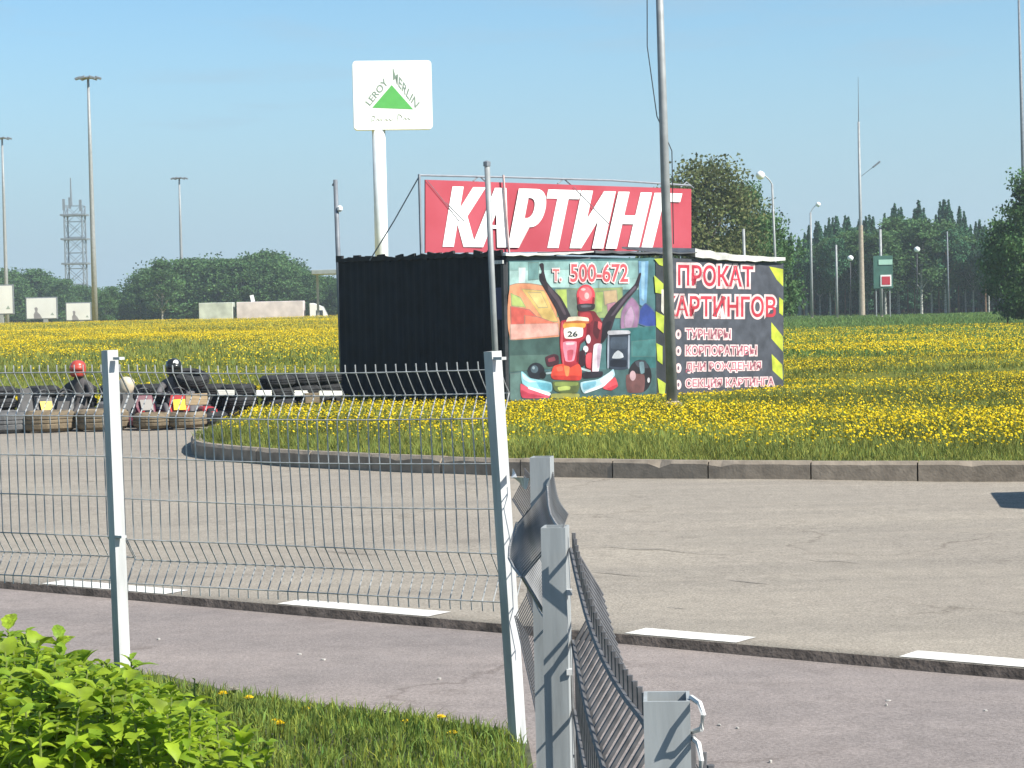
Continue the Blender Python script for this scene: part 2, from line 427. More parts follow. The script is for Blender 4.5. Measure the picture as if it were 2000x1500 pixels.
# field: everything behind the kerb
kx = np.array([p.x for p in KC]); ky = np.array([p.y for p in KC])
imin = int(np.argmin(kx)); XL = kx[imin]
TYRE_Y = 37.9
def front_y(x):
    if x < XL + 0.14: return TYRE_Y
    return float(np.interp(x, kx[imin:], ky[imin:])) + 0.14
def back_left_y(x): return TYRE_Y
def sm(a, b, x):
    t = np.clip((x - a) / (b - a), 0, 1); return t * t * (3 - 2 * t)
def field_z(x, y):
    x = np.asarray(x, float); y = np.asarray(y, float)
    left = 1 - sm(-14, 9, x - (y - 40) * 0.02)
    z = KH - 0.03 + 0.0062 * (np.minimum(y, 200) - 38) * left * (y > 38) + (1 - left) * 0.0
    drop = sm(205, 255, y) * left
    z = z * (1 - drop) + (-0.55) * drop
    z = z + 0.035 * np.sin(x * 0.9 + 0.7 * np.sin(y * 0.4)) * np.sin(y * 0.55 + 0.4 * x) * sm(23, 28, y)
    z = z + sm(45, 90, y) * 0.12 * np.sin(x * 0.17 + 1) * np.sin(y * 0.11)
    ditch = np.exp(-((y - (44.0 + 0.35 * np.sin(x * 0.8))) / 0.55) ** 2) * sm(3.5, 5.5, x)
    z = z - 0.28 * ditch
    bank = np.exp(-((y - (46.0 + 0.5 * np.sin(x * 0.5))) / 1.0) ** 2) * sm(4, 7, x)
    return z + 0.16 * bank
xs = np.concatenate([np.linspace(-170, -20, 26), np.linspace(-18, XL + 0.13, 30), np.linspace(XL + 0.15, 16, 110), np.linspace(17, 60, 20), np.linspace(66, 190, 16)])
NT = 120
def smooth_noise(x, y):      # patchiness of the flowers, 0..1
    v = (np.sin(x * 0.55 + 1.7 * np.sin(y * 0.21)) + np.sin(y * 0.47 - 1.3 * np.sin(x * 0.33 + 2)) + 0.8 * np.sin(x * 1.3 + y * 0.9 + 1) + 0.7 * np.sin(y * 1.15 - x * 0.6 + 4)
         + 0.5 * np.sin(x * 2.9 + 1.1 * y) + 0.4 * np.sin(3.3 * y - 2.1 * x))
    return np.clip(0.46 + v * 0.24, 0, 1)
def flower_density(x, y):
    d = smooth_noise(x, y)
    fy = np.array([front_y(a) for a in x]) if np.ndim(x) else front_y(float(x))
    strip = sm(0.9, 4.0, y - fy)
    near = np.where(x > XL, strip, 1.0)
    left = 1 - sm(-14, 9, x - (y - 40) * 0.02)
    far_right = 1 - (1 - left) * sm(78, 135, y)                    # green towards the right-hand wood
    u = 1000 + FPX * x / np.maximum(y, 1)
    green = np.exp(-((u - 1680) / 60) ** 2 - ((y - 50) / 2.2) ** 2) + np.exp(-((u - 1850) / 45) ** 2 - ((y - 48) / 1.6) ** 2) + np.exp(-((u - 1600) / 50) ** 2 - ((y - 27) / 1.2) ** 2) + .7 * np.exp(-((u - 1250) / 120) ** 2 - ((y - 25.4) / 1.0) ** 2) + np.exp(-((u - 330) / 100) ** 2 - ((y - 86) / 9) ** 2) + np.exp(-((u - 170) / 90) ** 2 - ((y - 92) / 4) ** 2)
    farleft = sm(70, 115, y) * left
    rows = (0.12 + 0.88 * (1 - sm(40, 47, y) * (1 - sm(70, 88, y)) * left))
    return np.clip((0.22 + 0.85 * d) * near * far_right * rows + 0.45 * farleft - 0.9 * green, 0, 1)
V = []; C = []
for x in xs:
    y0 = front_y(x)
    for k in range(NT + 1):
        y = y0 + (480 - y0) * (k / NT) ** 2.6
        V.append((x, y, 0))
V = np.array(V); V[:, 2] = field_z(V[:, 0], V[:, 1])
first = np.arange(len(V)) % (NT + 1) == 0
D = flower_density(V[:, 0], V[:, 1])
gcol = np.array((0.140, 0.150, 0.030)); ycol = np.array((0.50, 0.36, 0.010)); soil = np.array((0.05, 0.055, 0.02))
ff = sm(30, 110, V[:, 1])
colr = gcol * (1 - (D * ff * 0.95)[:, None]) + ycol * (D * ff * 0.95)[:, None]
rw_ = (sm(-14, 9, V[:, 0] - (V[:, 1] - 40) * 0.02) * sm(70, 120, V[:, 1]))[:, None]; colr = colr * (1 - rw_ * np.array([[.36, .10, .0]]))
colr = colr * (1 - (1 - sm(24, 50, V[:, 1]))[:, None] * 0.35)
a = np.arange(len(xs) - 1)[:, None] * (NT + 1) + np.arange(NT)[None, :]; a = a.ravel()
keep = np.abs(np.repeat(xs[1:] - xs[:-1], NT)) > 0.03
F = np.stack([a, a + NT + 1, a + NT + 2, a + 1], 1)[keep]
fm = bpy.data.materials.new('meadow_ground'); fm.use_nodes = True
nt = fm.node_tree; N = nt.nodes; L = nt.links; b = N['Principled BSDF']; b.inputs['Roughness'].default_value = 0.95; b.inputs['Specular IOR Level'].default_value = 0.1
at = N.new('ShaderNodeAttribute'); at.attribute_name = 'tint'
tc = N.new('ShaderNodeTexCoord'); nz = N.new('ShaderNodeTexNoise'); nz.inputs['Scale'].default_value = 1.4; nz.inputs['Detail'].default_value = 9; nz.inputs['Roughness'].default_value = 0.7
L.new(tc.outputs['Object'], nz.inputs['Vector'])
rp = N.new('ShaderNodeValToRGB'); rp.color_ramp.elements[0].position = 0.36; rp.color_ramp.elements[1].position = 0.64
rp.color_ramp.elements[0].color = (0.50, 0.62, 0.6, 1); rp.color_ramp.elements[1].color = (1.15, 1.1, 1, 1)
L.new(nz.outputs[0], rp.inputs[0])
mm = N.new('ShaderNodeMix'); mm.data_type = 'RGBA'; mm.blend_type = 'MULTIPLY'; mm.inputs[0].default_value = 1
L.new(at.outputs['Color'], mm.inputs[6]); L.new(rp.outputs[0], mm.inputs[7]); L.new(mm.outputs[2], b.inputs['Base Color'])
field = link_mesh('meadow', np_mesh('meadow', V, F, colr), fm); tag(field, kind='structure')
field.data.polygons.foreach_set('use_smooth', [True] * len(field.data.polygons))

# ================================================================= karting shed
ZG = KH - 0.02
A1 = R(51.5)
e1 = Vector((math.sin(A1), math.cos(A1), 0)); e2 = Vector((-math.cos(A1), math.sin(A1), 0))
C0 = at_z(990, 789, ZG); C0.z = 0.02
n1 = Vector((e1.y, -e1.x, 0)); n2 = -e1           # outward normals of the printed side and of the dark side
zt = lambda px, py, p, n: at_plane(px, py, p, n).z
ZT0 = zt(990, 497, C0, n1); PR = at_plane(1521, 640, C0, n1); LEN1 = (PR - C0).dot(e1); ZT1 = zt(1521, 512, C0, n1)
PL = at_plane(664, 640, C0, n2); LEN2 = (PL - C0).dot(e2); ZT2 = zt(664, 509, C0, n2)
shed = empty('kiosk', C0)
tag(shed, 'dark kart rental kiosk with printed banners on its sunlit side', 'kiosk')
M_navy = mat('dark_navy_sheet', (0.006, 0.009, 0.016), 0.7, 0.25, 3, 0.1, spec=.2)
M_shedgrey = mat('grey_sheet', (0.09, 0.095, 0.105), 0.7, 0.15, 3)
M_roof = mat('pale_roof_sheet', (0.55, 0.55, 0.52), 0.7, 0.15, 4)
def wall_sheet(name, p, d, nrm, l0, l1, za, zb, m, ribs):
    """ribbed sheet from l0 to l1 along d, top running from za to zb"""
    V = []; F = []; n = max(2, int((l1 - l0) / 0.1) * 2 if ribs else 2); T = 0.05
    for i in range(n + 1):
        t = l0 + (l1 - l0) * i / n; o = (0.006 if (i // 1) % 4 in (1, 2) else 0.0) if ribs else 0
        z1 = za + (zb - za) * i / n
        q = p + d * t + nrm * o
        V += [(q.x, q.y, 0.0), (q.x, q.y, z1), (q.x - nrm.x * T, q.y - nrm.y * T, z1), (q.x - nrm.x * T, q.y - nrm.y * T, 0.0)]
    for i in range(n):
        for k in range(4): F.append((i * 4 + k, i * 4 + 4 + k, i * 4 + 4 + (k + 1) % 4, i * 4 + (k + 1) % 4))
    F += [(0, 1, 2, 3), (n * 4, n * 4 + 3, n * 4 + 2, n * 4 + 1)]
    o = MB().add(V, F).build(name, m, shed); o.matrix_parent_inverse = Matrix.Translation(-C0); return o
np_ = 5
for i in range(np_):
    a, b = LEN2 * i / np_ + 0.003, LEN2 * (i + 1) / np_ - 0.003
    wall_sheet('wall_panel', C0, e2, n2, a, b, ZT0 + (ZT2 - ZT0) * a / LEN2, ZT0 + (ZT2 - ZT0) * b / LEN2, M_navy, True)
for i in range(4):
    a, b = LEN1 * i / 4 + 0.003, LEN1 * (i + 1) / 4 - 0.003
    if i == 0: a += 0.06
    wall_sheet('wall_panel', C0, e1, n1, a, b, ZT0 + (ZT1 - ZT0) * a / LEN1, ZT0 + (ZT1 - ZT0) * b / LEN1, M_shedgrey, False)
wall_sheet('wall_panel', C0 + e1 * LEN1, e2, -n2, 0.06, LEN2, ZT1, ZT1, M_navy, True)
wall_sheet('wall_panel', C0 + e2 * LEN2, e1, -n1, 0.06, LEN1 - 0.06, ZT2, ZT1, M_navy, True)
def shed_part(mb, name, m, **k):
    o = mb.build(name, m, shed, **k); o.matrix_parent_inverse = Matrix.Translation(-C0); return o
# roof deck and its drooping pale sheets
deckV = [C0 + e1 * 0.02 + e2 * 0.02, C0 + e1 * (LEN1 - .02) + e2 * 0.02, C0 + e1 * (LEN1 - .02) + e2 * (LEN2 - .02), C0 + e1 * 0.02 + e2 * (LEN2 - .02)]
zz = [ZT0 - .03, ZT1 - .03, ZT1 - .03, ZT2 - .03]
mb = MB(); mb.add([(p.x, p.y, z) for p, z in zip(deckV, zz)] + [(p.x, p.y, z - .06) for p, z in zip(deckV, zz)], [(0, 1, 2, 3), (7, 6, 5, 4), (0, 4, 5, 1), (1, 5, 6, 2), (2, 6, 7, 3), (3, 7, 4, 0)])
shed_part(mb, 'roof_deck', M_dark)
def roof_sheet(px0, px1, yt0, yt1, sag, back, zlift, nm='roof_sheet', m=None, th=.035):
    V = []; F = []; n = 12
    for i in range(n + 1):
        t = i / n; P = at_plane(px0 + (px1 - px0) * t, yt0 + (yt1 - yt0) * t, C0 - n1 * -0.10, n1)
        s_ = sag * math.sin(math.pi * t) + 0.012 * math.sin(t * 31)
        f = P - Vector((0, 0, s_)); f2 = f - Vector((0, 0, th * (1.3 - .8 * t))); bk = P - n1 * back + Vector((0, 0, zlift - s_ * .3)); b2 = bk - Vector((0, 0, 0.035))
        V += [tuple(f), tuple(bk), tuple(b2), tuple(f2)]
    for i in range(n):
        for k in range(4): F.append((i * 4 + k, i * 4 + 4 + k, i * 4 + 4 + (k + 1) % 4, i * 4 + (k + 1) % 4))
    F += [(0, 1, 2, 3), (n * 4, n * 4 + 3, n * 4 + 2, n * 4 + 1)]
    return shed_part(MB().add(V, F), nm, m or M_roof)
roof_sheet(988, 1160, 494, 491, 0.02, 1.6, 0.02)
roof_sheet(1163, 1362, 489, 493, 0.01, 1.6, 0.02, m=M_shedgrey)
roof_sheet(1358, 1534, 485, 503, 0.04, 2.0, 0.10, th=.12)
# corner trim and ragged top edge of the dark side
mb = MB().box(C0 + Vector((0, 0, 1.25)) + n1 * 0.02 + n2 * 0.02 - e1 * 0.0, (0.07, 0.07, 2.5), Matrix.Rotation(-A1, 3, 'Z'))
shed_part(mb, 'corner_post', M_dark)
mb = MB()
for i in range(26):
    t = LEN2 * (i + .5) / 26; h = 0.05 + 0.07 * random.random()
    p = C0 + e2 * t + n2 * 0.03; mb.box((p.x, p.y, ZT0 + (ZT2 - ZT0) * t / LEN2 + h / 2 - .03), (0.05, LEN2 / 26 * 1.02, h), Matrix.Rotation(math.atan2(-e2.x, e2.y), 3, 'Z') @ Matrix.Rotation(random.uniform(-.2, .2), 3, 'X'))
o = shed_part(mb, 'torn_felt_edge', M_black); o['kind'] = 'stuff'
mb = MB(); P = at_plane(978, 512, C0, n2) + n2 * 0.06
mb.box(P, (0.03, 0.28, 0.06), Matrix.Rotation(math.atan2(-e2.x, e2.y), 3, 'Z')); shed_part(mb, 'wall_bracket', M_galv)
mb = MB(); a = at_plane(966, 562, C0, n2) + n2 * 0.03; b_ = at_plane(988, 624, C0, n2) + n2 * 0.03
mb.add([(a.x, a.y, a.z), (b_.x, b_.y, a.z), (b_.x, b_.y, b_.z), (a.x, a.y, b_.z)], [(0, 1, 2, 3)])
shed_part(mb, 'notice_sheet', mat('navy_notice', (0.035, 0.04, 0.11), 0.6, 0.1, 4))

# ---- printed banner with kart racer
def pm(rgb, k=0.72):
    c = lin(*rgb); key = 'print_%02x%02x%02x' % tuple(rgb); return mat(key, tuple(x * k for x in c), 0.6, 0.16, 5, spec=0.3)
Z2 = lambda x, y: (960 + x / 4.689, 480 + y / 4.689)
Z3 = lambda x, y: (1240 + x / 4.6875, 480 + y / 4.6875)
def banner_cloth(name, px, label):
    P = [at_plane(x, y, C0, n1) for x, y in px]; V = []; F = []; n = 14
    for i in range(n + 1):
        for j in range(n + 1):
            u, v = i / n, j / n
            p = P[0] * (1 - u) * (1 - v) + P[1] * u * (1 - v) + P[2] * u * v + P[3] * (1 - u) * v
            V.append(tuple(p + n1 * 0.025))
    k = len(V)
    V += [tuple(Vector(v) - n1 * 0.02) for v in V]
    for i in range(n):
        for j in range(n):
            a = i * (n + 1) + j; F.append((a, a + 1, a + n + 2, a + n + 1)); F.append((k + a, k + a + n + 1, k + a + n + 2, k + a + 1))
    for i in range(n):
        F += [(i * (n + 1), (i + 1) * (n + 1), k + (i + 1) * (n + 1), k + i * (n + 1)), (i * (n + 1) + n, k + i * (n + 1) + n, k + (i + 1) * (n + 1) + n, (i + 1) * (n + 1) + n)]
        F += [(i, k + i, k + i + 1, i + 1), (n * (n + 1) + i, n * (n + 1) + i + 1, k + n * (n + 1) + i + 1, k + n * (n + 1) + i)]
    return V, F
def make_banner(name, px, m, label, cat):
    V, F = banner_cloth(name, px, label); o = MB().add(V, F).build(name, m); tag(o, label, cat); return o
b1 = make_banner('printed_banner', [Z2(150, 140), Z2(1590, 105), Z2(1600, 1425), Z2(152, 1430)], pm((78, 118, 122)), 'faded banner showing a racer with raised arms in a red kart', 'banner')
lift = [0.027]
def closed_smooth(P, n=5):
    P = [Vector(p) for p in P]; out = []; m = len(P)
    for i in range(m):
        a, b, c, d = P[i - 1], P[i], P[(i + 1) % m], P[(i + 2) % m]
        for q in range(n):
            t = q / n; out.append(tuple(0.5 * ((2 * b) + (c - a) * t * .8 + (2 * a - 5 * b + 4 * c - d) * t * t * .8 + (3 * b - a - 3 * c + d) * t ** 3 * .8 + (b * (.4 * t * t * (5 - 3 * t) - 0) * 0)) if False else b.lerp(c, t) * .5 + 0.5 * (0.5 * ((2 * b) + (c - a) * t + (2 * a - 5 * b + 4 * c - d) * t * t + (3 * b - a - 3 * c + d) * t ** 3))))
    return out
def pp(name, rgb, pts, conv=Z2, par=None, k=0.72, soft=True):
    if soft and conv is Z2:
        pts0 = pts
        if name != 'backdrop' or len(pts) > 4: pts = closed_smooth(pts)
        cx_ = sum(p[0] for p in pts) / len(pts); cy_ = sum(p[1] for p in pts) / len(pts)
        for gr, w_ in (((12, .45), (6, .75)) if name == 'backdrop' else ()):     # feathered print edge
            out = []
            for x_, y_ in pts:
                L_ = math.hypot(x_ - cx_, y_ - cy_) + 1e-6; out.append((min(1590, max(156, x_ + (x_ - cx_) / L_ * gr)), min(1420, max(145, y_ + (y_ - cy_) / L_ * gr))))
            c_ = tuple(int(round((w_ * a + (1 - w_) * b) / 6) * 6) for a, b in zip(rgb, (104, 118, 112)))
            lift[0] += 0.00012; print_poly('print_edge', [conv(*p) for p in out], C0, n1, lift[0], pm(c_, k), par or b1)
    lift[0] += 0.00012
    return print_poly(name, [conv(*p) for p in pts], C0, n1, lift[0], pm(rgb, k), par or b1)
def ell(cx, cy, rx, ry, n=16): return [(cx + rx * math.cos(2 * math.pi * i / n), cy + ry * math.sin(2 * math.pi * i / n)) for i in range(n)]
B = [('backdrop', (140, 178, 176), [(160, 150), (1330, 135), (1330, 400), (160, 375)]), ('backdrop', (170, 204, 200), [(160, 230), (700, 220), (700, 380), (160, 372)]), ('backdrop', (205, 228, 228), [(240, 205), (300, 205), (300, 365), (240, 360)]),
     ('backdrop', (150, 185, 182), [(980, 330), (1330, 300), (1330, 400), (980, 400)]), ('backdrop', (110, 150, 150), [(330, 160), (420, 158), (415, 300), (330, 310)]),
     ('backdrop', (222, 150, 112), [(160, 370), (480, 380), (600, 650), (600, 835), (160, 852)]), ('backdrop', (172, 188, 112), [(172, 440), (250, 480), (300, 560), (180, 545)]),
     ('backdrop', (214, 182, 112), [(270, 400), (470, 420), (595, 690), (480, 690)]), ('backdrop', (226, 196, 130), [(330, 430), (440, 436), (500, 560), (420, 560)]), ('backdrop', (212, 98, 88), [(170, 560), (330, 590), (455, 702), (175, 722)]), ('backdrop', (228, 128, 104), [(300, 640), (420, 660), (590, 715), (300, 722)]),
     ('backdrop', (228, 172, 160), [(170, 722), (590, 712), (600, 815), (170, 858)]), ('backdrop', (66, 92, 88), [(160, 872), (620, 838), (640, 1110), (160, 1150)]), ('backdrop', (84, 112, 104), [(160, 1010), (560, 1000), (560, 1120), (160, 1150)]),
     ('backdrop', (146, 164, 112), [(580, 400), (1180, 385), (1190, 660), (600, 650)]), ('backdrop', (176, 196, 104), [(590, 410), (680, 405), (690, 560), (640, 600)]), ('backdrop', (120, 135, 125), [(680, 410), (770, 410), (770, 640), (690, 640)]),
     ('backdrop', (190, 165, 130), [(1020, 420), (1130, 410), (1140, 520), (1030, 540)]), ('backdrop', (180, 130, 146), [(1050, 540), (1120, 520), (1110, 600), (1060, 620)]), ('backdrop', (164, 186, 110), [(945, 430), (1010, 425), (1000, 600), (950, 610)]),
     ('backdrop', (116, 162, 198), [(1335, 140), (1425, 140), (1405, 570), (1345, 530)]), ('backdrop', (150, 190, 215), [(1360, 150), (1395, 150), (1385, 500), (1362, 480)]), ('backdrop', (58, 78, 150), [(1335, 620), (1400, 535), (1482, 620), (1485, 740), (1330, 705)]),
     ('backdrop', (152, 116, 150), [(1190, 600), (1270, 480), (1335, 565), (1312, 765), (1180, 765)]), ('backdrop', (178, 146, 176), [(1215, 640), (1265, 560), (1290, 640), (1270, 740), (1215, 740)]), ('backdrop', (56, 110, 112), [(1150, 770), (1485, 740), (1490, 1150), (1150, 1110)]), ('backdrop', (76, 130, 130), [(1280, 880), (1485, 860), (1488, 1010), (1280, 1010)]),
     ('backdrop', (70, 100, 102), [(160, 1160), (1490, 1120), (1490, 1415), (165, 1420)]), ('backdrop', (96, 124, 120), [(160, 1180), (260, 1170), (250, 1400), (165, 1405)]),
     ('border', (62, 66, 72), [(1490, 110), (1588, 107), (1598, 1420), (1500, 1420)]),
     ('raised_arm', (50, 42, 50), [(428, 170), (450, 158), (466, 172), (470, 240), (494, 330), (562, 412), (626, 478), (716, 655), (640, 720), (600, 640), (576, 575), (498, 436), (426, 304), (450, 232)]), ('raised_arm', (84, 72, 80), [(500, 350), (560, 425), (600, 470), (670, 620), (650, 630), (590, 520), (510, 410)]), ('raised_arm', (34, 30, 38), [(430, 250), (470, 300), (470, 330), (428, 302)]),
     ('raised_arm', (52, 44, 54), [(1342, 250), (1358, 258), (1326, 388), (1226, 508), (1126, 642), (1086, 764), (1006, 890), (936, 856), (1008, 682), (1080, 568), (1198, 456), (1300, 350)]), ('raised_arm', (92, 80, 94), [(1300, 370), (1310, 390), (1210, 500), (1110, 630), (1080, 640), (1190, 490)]), ('raised_arm', (34, 30, 40), [(1040, 700), (1090, 700), (1010, 880), (950, 850)]),
     ('race_suit', (120, 42, 52), [(780, 600), (925, 598), (962, 645), (1002, 705), (985, 905), (942, 1165), (850, 1155), (860, 905), (790, 690)]), ('race_suit', (166, 56, 62), [(800, 615), (890, 612), (915, 680), (860, 720), (800, 690)]), ('race_suit', (84, 32, 42), [(930, 690), (985, 720), (960, 860), (915, 800)]), ('race_suit', (206, 96, 100), [(965, 690), (998, 712), (985, 770), (960, 750)]),
     ('kart_wheel', (36, 40, 50), ell(395, 1150, 78, 80)), ('kart_wheel', (84, 104, 116), ell(380, 1130, 34, 36)), ('kart_wheel', (160, 180, 190), ell(372, 1118, 12, 14)), ('kart_wheel', (24, 26, 32), ell(455, 1185, 30, 34)), ('kart_wheel', (70, 40, 50), [(480, 1020), (560, 990), (600, 1010), (600, 1090), (500, 1105)]), ('kart_wheel', (140, 66, 78), [(505, 1035), (560, 1015), (572, 1050), (512, 1066)]),
     ('kart_wheel', (40, 38, 44), ell(1345, 1195, 108, 152)), ('kart_wheel', (70, 74, 84), [(1300, 1062), (1390, 1048), (1425, 1120), (1330, 1110)]), ('kart_wheel', (120, 150, 160), [(1340, 1070), (1380, 1065), (1388, 1160), (1352, 1170)]), ('kart_wheel', (112, 76, 76), [(1222, 1182), (1385, 1180), (1378, 1338), (1232, 1340)]), ('kart_wheel', (186, 156, 162), ell(1280, 1190, 28, 46)), ('kart_wheel', (200, 200, 205), ell(1425, 1230, 12, 24)),
     ('radiator', (54, 64, 80), [(1058, 790), (1252, 790), (1242, 1122), (1050, 1112)]), ('radiator', (72, 84, 100), [(1085, 840), (1225, 840), (1220, 940), (1080, 940)]), ('radiator', (30, 36, 50), [(1080, 1045), (1220, 1045), (1215, 1110), (1075, 1105)]), ('radiator', (192, 192, 200), [(1058, 778), (1240, 775), (1252, 806), (1060, 816)]), ('radiator', (40, 46, 58), [(1062, 818), (1250, 808), (1250, 826), (1062, 836)]), ('radiator', (150, 160, 175), [(1050, 830), (1064, 830), (1060, 1110), (1046, 1110)]),
     ('radiator', (150, 160, 175), [(1238, 830), (1252, 830), (1250, 1110), (1234, 1110)]), ('radiator', (196, 202, 210), [(1090, 1030), (1110, 985), (1145, 958), (1185, 985), (1195, 1020), (1160, 1032)]),
     ('helmet', (214, 74, 86), ell(850, 455, 84, 100, 24)), ('helmet', (234, 112, 118), ell(846, 440, 60, 66, 20)), ('helmet', (246, 176, 176), ell(858, 458, 22, 30)), ('helmet', (244, 190, 190), ell(826, 400, 22, 12)), ('helmet', (150, 44, 56), [(768, 480), (784, 470), (792, 530), (776, 540)]), ('helmet', (150, 44, 56), [(912, 470), (932, 480), (926, 545), (908, 530)]), ('helmet', (58, 50, 56), [(772, 540), (850, 528), (932, 535), (926, 580), (850, 600), (782, 596)]), ('helmet', (96, 96, 104), [(800, 548), (850, 540), (900, 545), (890, 562), (815, 566)]),
     ('nose_shield', (166, 44, 58), [(618, 702), (662, 680), (842, 662), (892, 722), (882, 832), (800, 905), (772, 1105), (640, 1105), (612, 900)]), ('nose_shield', (112, 26, 42), [(860, 700), (892, 724), (882, 832), (800, 905), (780, 1060), (762, 1060), (790, 890), (850, 830)]), ('nose_shield', (204, 84, 96), [(628, 716), (644, 708), (640, 900), (650, 1080), (640, 1090), (620, 900)]),
     ('nose_shield', (232, 215, 190), [(692, 654), (780, 648), (868, 660), (876, 692), (770, 684), (670, 696)]), ('nose_shield', (190, 110, 60), [(660, 696), (770, 686), (870, 696), (866, 712), (656, 714)]), ('nose_shield', (230, 170, 80), [(650, 712), (842, 710), (832, 752), (650, 758)]),
     ('number_plate', (236, 230, 222), [(648, 760), (735, 744), (822, 752), (818, 830), (735, 852), (658, 846)]), ('nose_shield', (226, 140, 160), [(640, 885), (765, 880), (742, 1050), (662, 1055)]), ('nose_shield', (240, 200, 206), [(668, 888), (745, 884), (738, 905), (674, 908)]), ('nose_shield', (196, 86, 104), [(680, 960), (735, 955), (722, 1045), (684, 1048)]),
     ('race_suit', (232, 215, 225), ell(872, 855, 22, 40)), ('race_suit', (236, 222, 228), ell(848, 945, 24, 30)), ('race_suit', (58, 34, 46), [(790, 970), (840, 960), (845, 1090), (790, 1100)]), ('race_suit', (234, 220, 230), [(922, 910), (992, 900), (985, 1010), (965, 1155), (908, 1152)]), ('race_suit', (196, 176, 196), [(955, 920), (990, 905), (972, 1100), (952, 1120)]), ('race_suit', (222, 82, 92), [(850, 1000), (902, 980), (892, 1122), (850, 1105)]),
     ('axle', (170, 190, 196), [(485, 1160), (560, 1150), (565, 1166), (490, 1178)]), ('axle', (180, 200, 205), [(780, 1108), (890, 1140), (885, 1158), (780, 1128)]), ('axle', (44, 40, 50), [(820, 1160), (1000, 1150), (990, 1200), (830, 1215)]),
     ('nose_cone', (224, 80, 62), [(556, 1102), (640, 1080), (690, 1122), (782, 1080), (812, 1142), (792, 1232), (558, 1222), (528, 1182)]), ('nose_cone', (190, 56, 50), [(540, 1190), (800, 1190), (790, 1232), (558, 1224)]), ('nose_cone', (248, 140, 86), [(648, 1100), (700, 1110), (690, 1190), (665, 1190)]), ('nose_cone', (240, 110, 84), [(580, 1110), (630, 1100), (640, 1140), (590, 1150)]),
     ('fairing', (150, 206, 220), [(258, 1150), (300, 1178), (340, 1212), (530, 1252), (532, 1335), (400, 1335), (268, 1262)]), ('fairing', (108, 178, 198), [(400, 1250), (528, 1265), (528, 1325), (440, 1318)]), ('fairing', (206, 232, 238), [(268, 1168), (340, 1226), (400, 1246), (330, 1250), (275, 1220)]), ('fairing', (222, 92, 112), [(250, 1262), (330, 1302), (512, 1362), (500, 1392), (268, 1392)]), ('fairing', (190, 62, 84), [(256, 1320), (330, 1350), (480, 1385), (268, 1390)]),
     ('fairing', (240, 240, 244), [(330, 1290), (520, 1345), (510, 1372), (330, 1312)]), ('fairing', (182, 216, 230), [(800, 1252), (960, 1222), (1060, 1160), (1100, 1130), (1112, 1192), (1002, 1292), (830, 1352)]), ('fairing', (126, 186, 208), [(820, 1262), (940, 1240), (930, 1290), (830, 1320)]), ('fairing', (220, 236, 242), [(980, 1225), (1085, 1145), (1100, 1180), (1000, 1262)]),
     ('fairing', (245, 246, 250), [(850, 1330), (1000, 1268), (1090, 1190), (1095, 1212), (1000, 1296), (840, 1352)]), ('fairing', (222, 86, 96), [(1002, 1302), (1112, 1202), (1142, 1282), (1082, 1325)]), ('fairing', (196, 60, 74), [(1040, 1310), (1130, 1270), (1138, 1290), (1082, 1325)]),
     ('fairing', (92, 104, 60), [(548, 1242), (782, 1242), (772, 1342), (640, 1352), (560, 1322)]), ('fairing', (130, 146, 80), [(570, 1250), (770, 1250), (765, 1280), (575, 1285)]), ('fairing', (180, 196, 108), [(590, 1296), (660, 1284), (705, 1290), (700, 1318), (605, 1326)]),
     ('fairing', (150, 150, 82), [(540, 1354), (782, 1354), (772, 1394), (540, 1394)])]
for nm, rgb, pts in B: pp(nm, rgb, pts, soft=(nm != 'border'))
YG = (186, 202, 78)
for pts in ([(160, 120), (245, 115), (250, 190), (205, 175)], [(160, 270), (247, 350), (240, 442), (172, 430)], [(175, 600), (252, 642), (247, 802), (180, 742)], [(180, 890), (237, 920), (237, 1087), (190, 1050)], [(190, 1210), (267, 1260), (257, 1362), (205, 1350)]):
    pp('hazard_chevron', YG, pts, Z3)
pp('hazard_chevron', (226, 222, 210), [(228, 400), (252, 400), (247, 625), (224, 600)], Z3)
def zt_text(s, conv, x0, y0, x1, y1, par, rgb, outline=None, skew=0.0, **kw):
    q = [conv(x0, y1), conv(x1, y1 + skew), conv(x1, y0 + skew), conv(x0, y0)]
    if outline:
        lift[0] += 0.0003
        print_text('lettering_outline', s, q, C0, n1, lift[0], pm(outline), par, offset=kw.pop('ow', 0.05), **kw)
    lift[0] += 0.0003
    return print_text('lettering', s, q, C0, n1, lift[0], pm(rgb), par, **kw)
PINK = (250, 222, 222)
zt_text('т.', Z2, 545, 215, 625, 325, b1, (214, 120, 120), PINK, bold=0.01, ow=0.06)
zt_text('500-672', Z2, 705, 165, 1235, 335, b1, (216, 96, 104), PINK, bold=0.015, ow=0.055)
zt_text('26', Z2, 682, 782, 772, 832, b1, (50, 60, 62), None, bold=0.02)
lift[0] = 0.027
b2 = make_banner('printed_banner', [Z3(275, 110), Z3(1352, 165), Z3(1352, 1285), Z3(285, 1380)], pm((84, 88, 98)), 'dark grey rental banner with red and white Cyrillic lettering', 'banner')
for pts in ([(1220, 190), (1348, 215), (1348, 372), (1290, 312)], [(1312, 470), (1348, 500), (1346, 640), (1312, 615)], [(1240, 700), (1346, 830), (1346, 970), (1240, 850)], [(1242, 990), (1340, 1090), (1345, 1230), (1250, 1140)]):
    pp('hazard_chevron', (200, 212, 72), pts, Z3, b2)
zt_text('ПРОКАТ', Z3, 385, 172, 1075, 366, b2, (206, 62, 82), PINK, skew=14, bold=0.02, ow=0.09)
zt_text('КАРТИНГОВ', Z3, 262, 456, 1282, 648, b2, (206, 66, 82), PINK, skew=8, bold=0.02, ow=0.085)
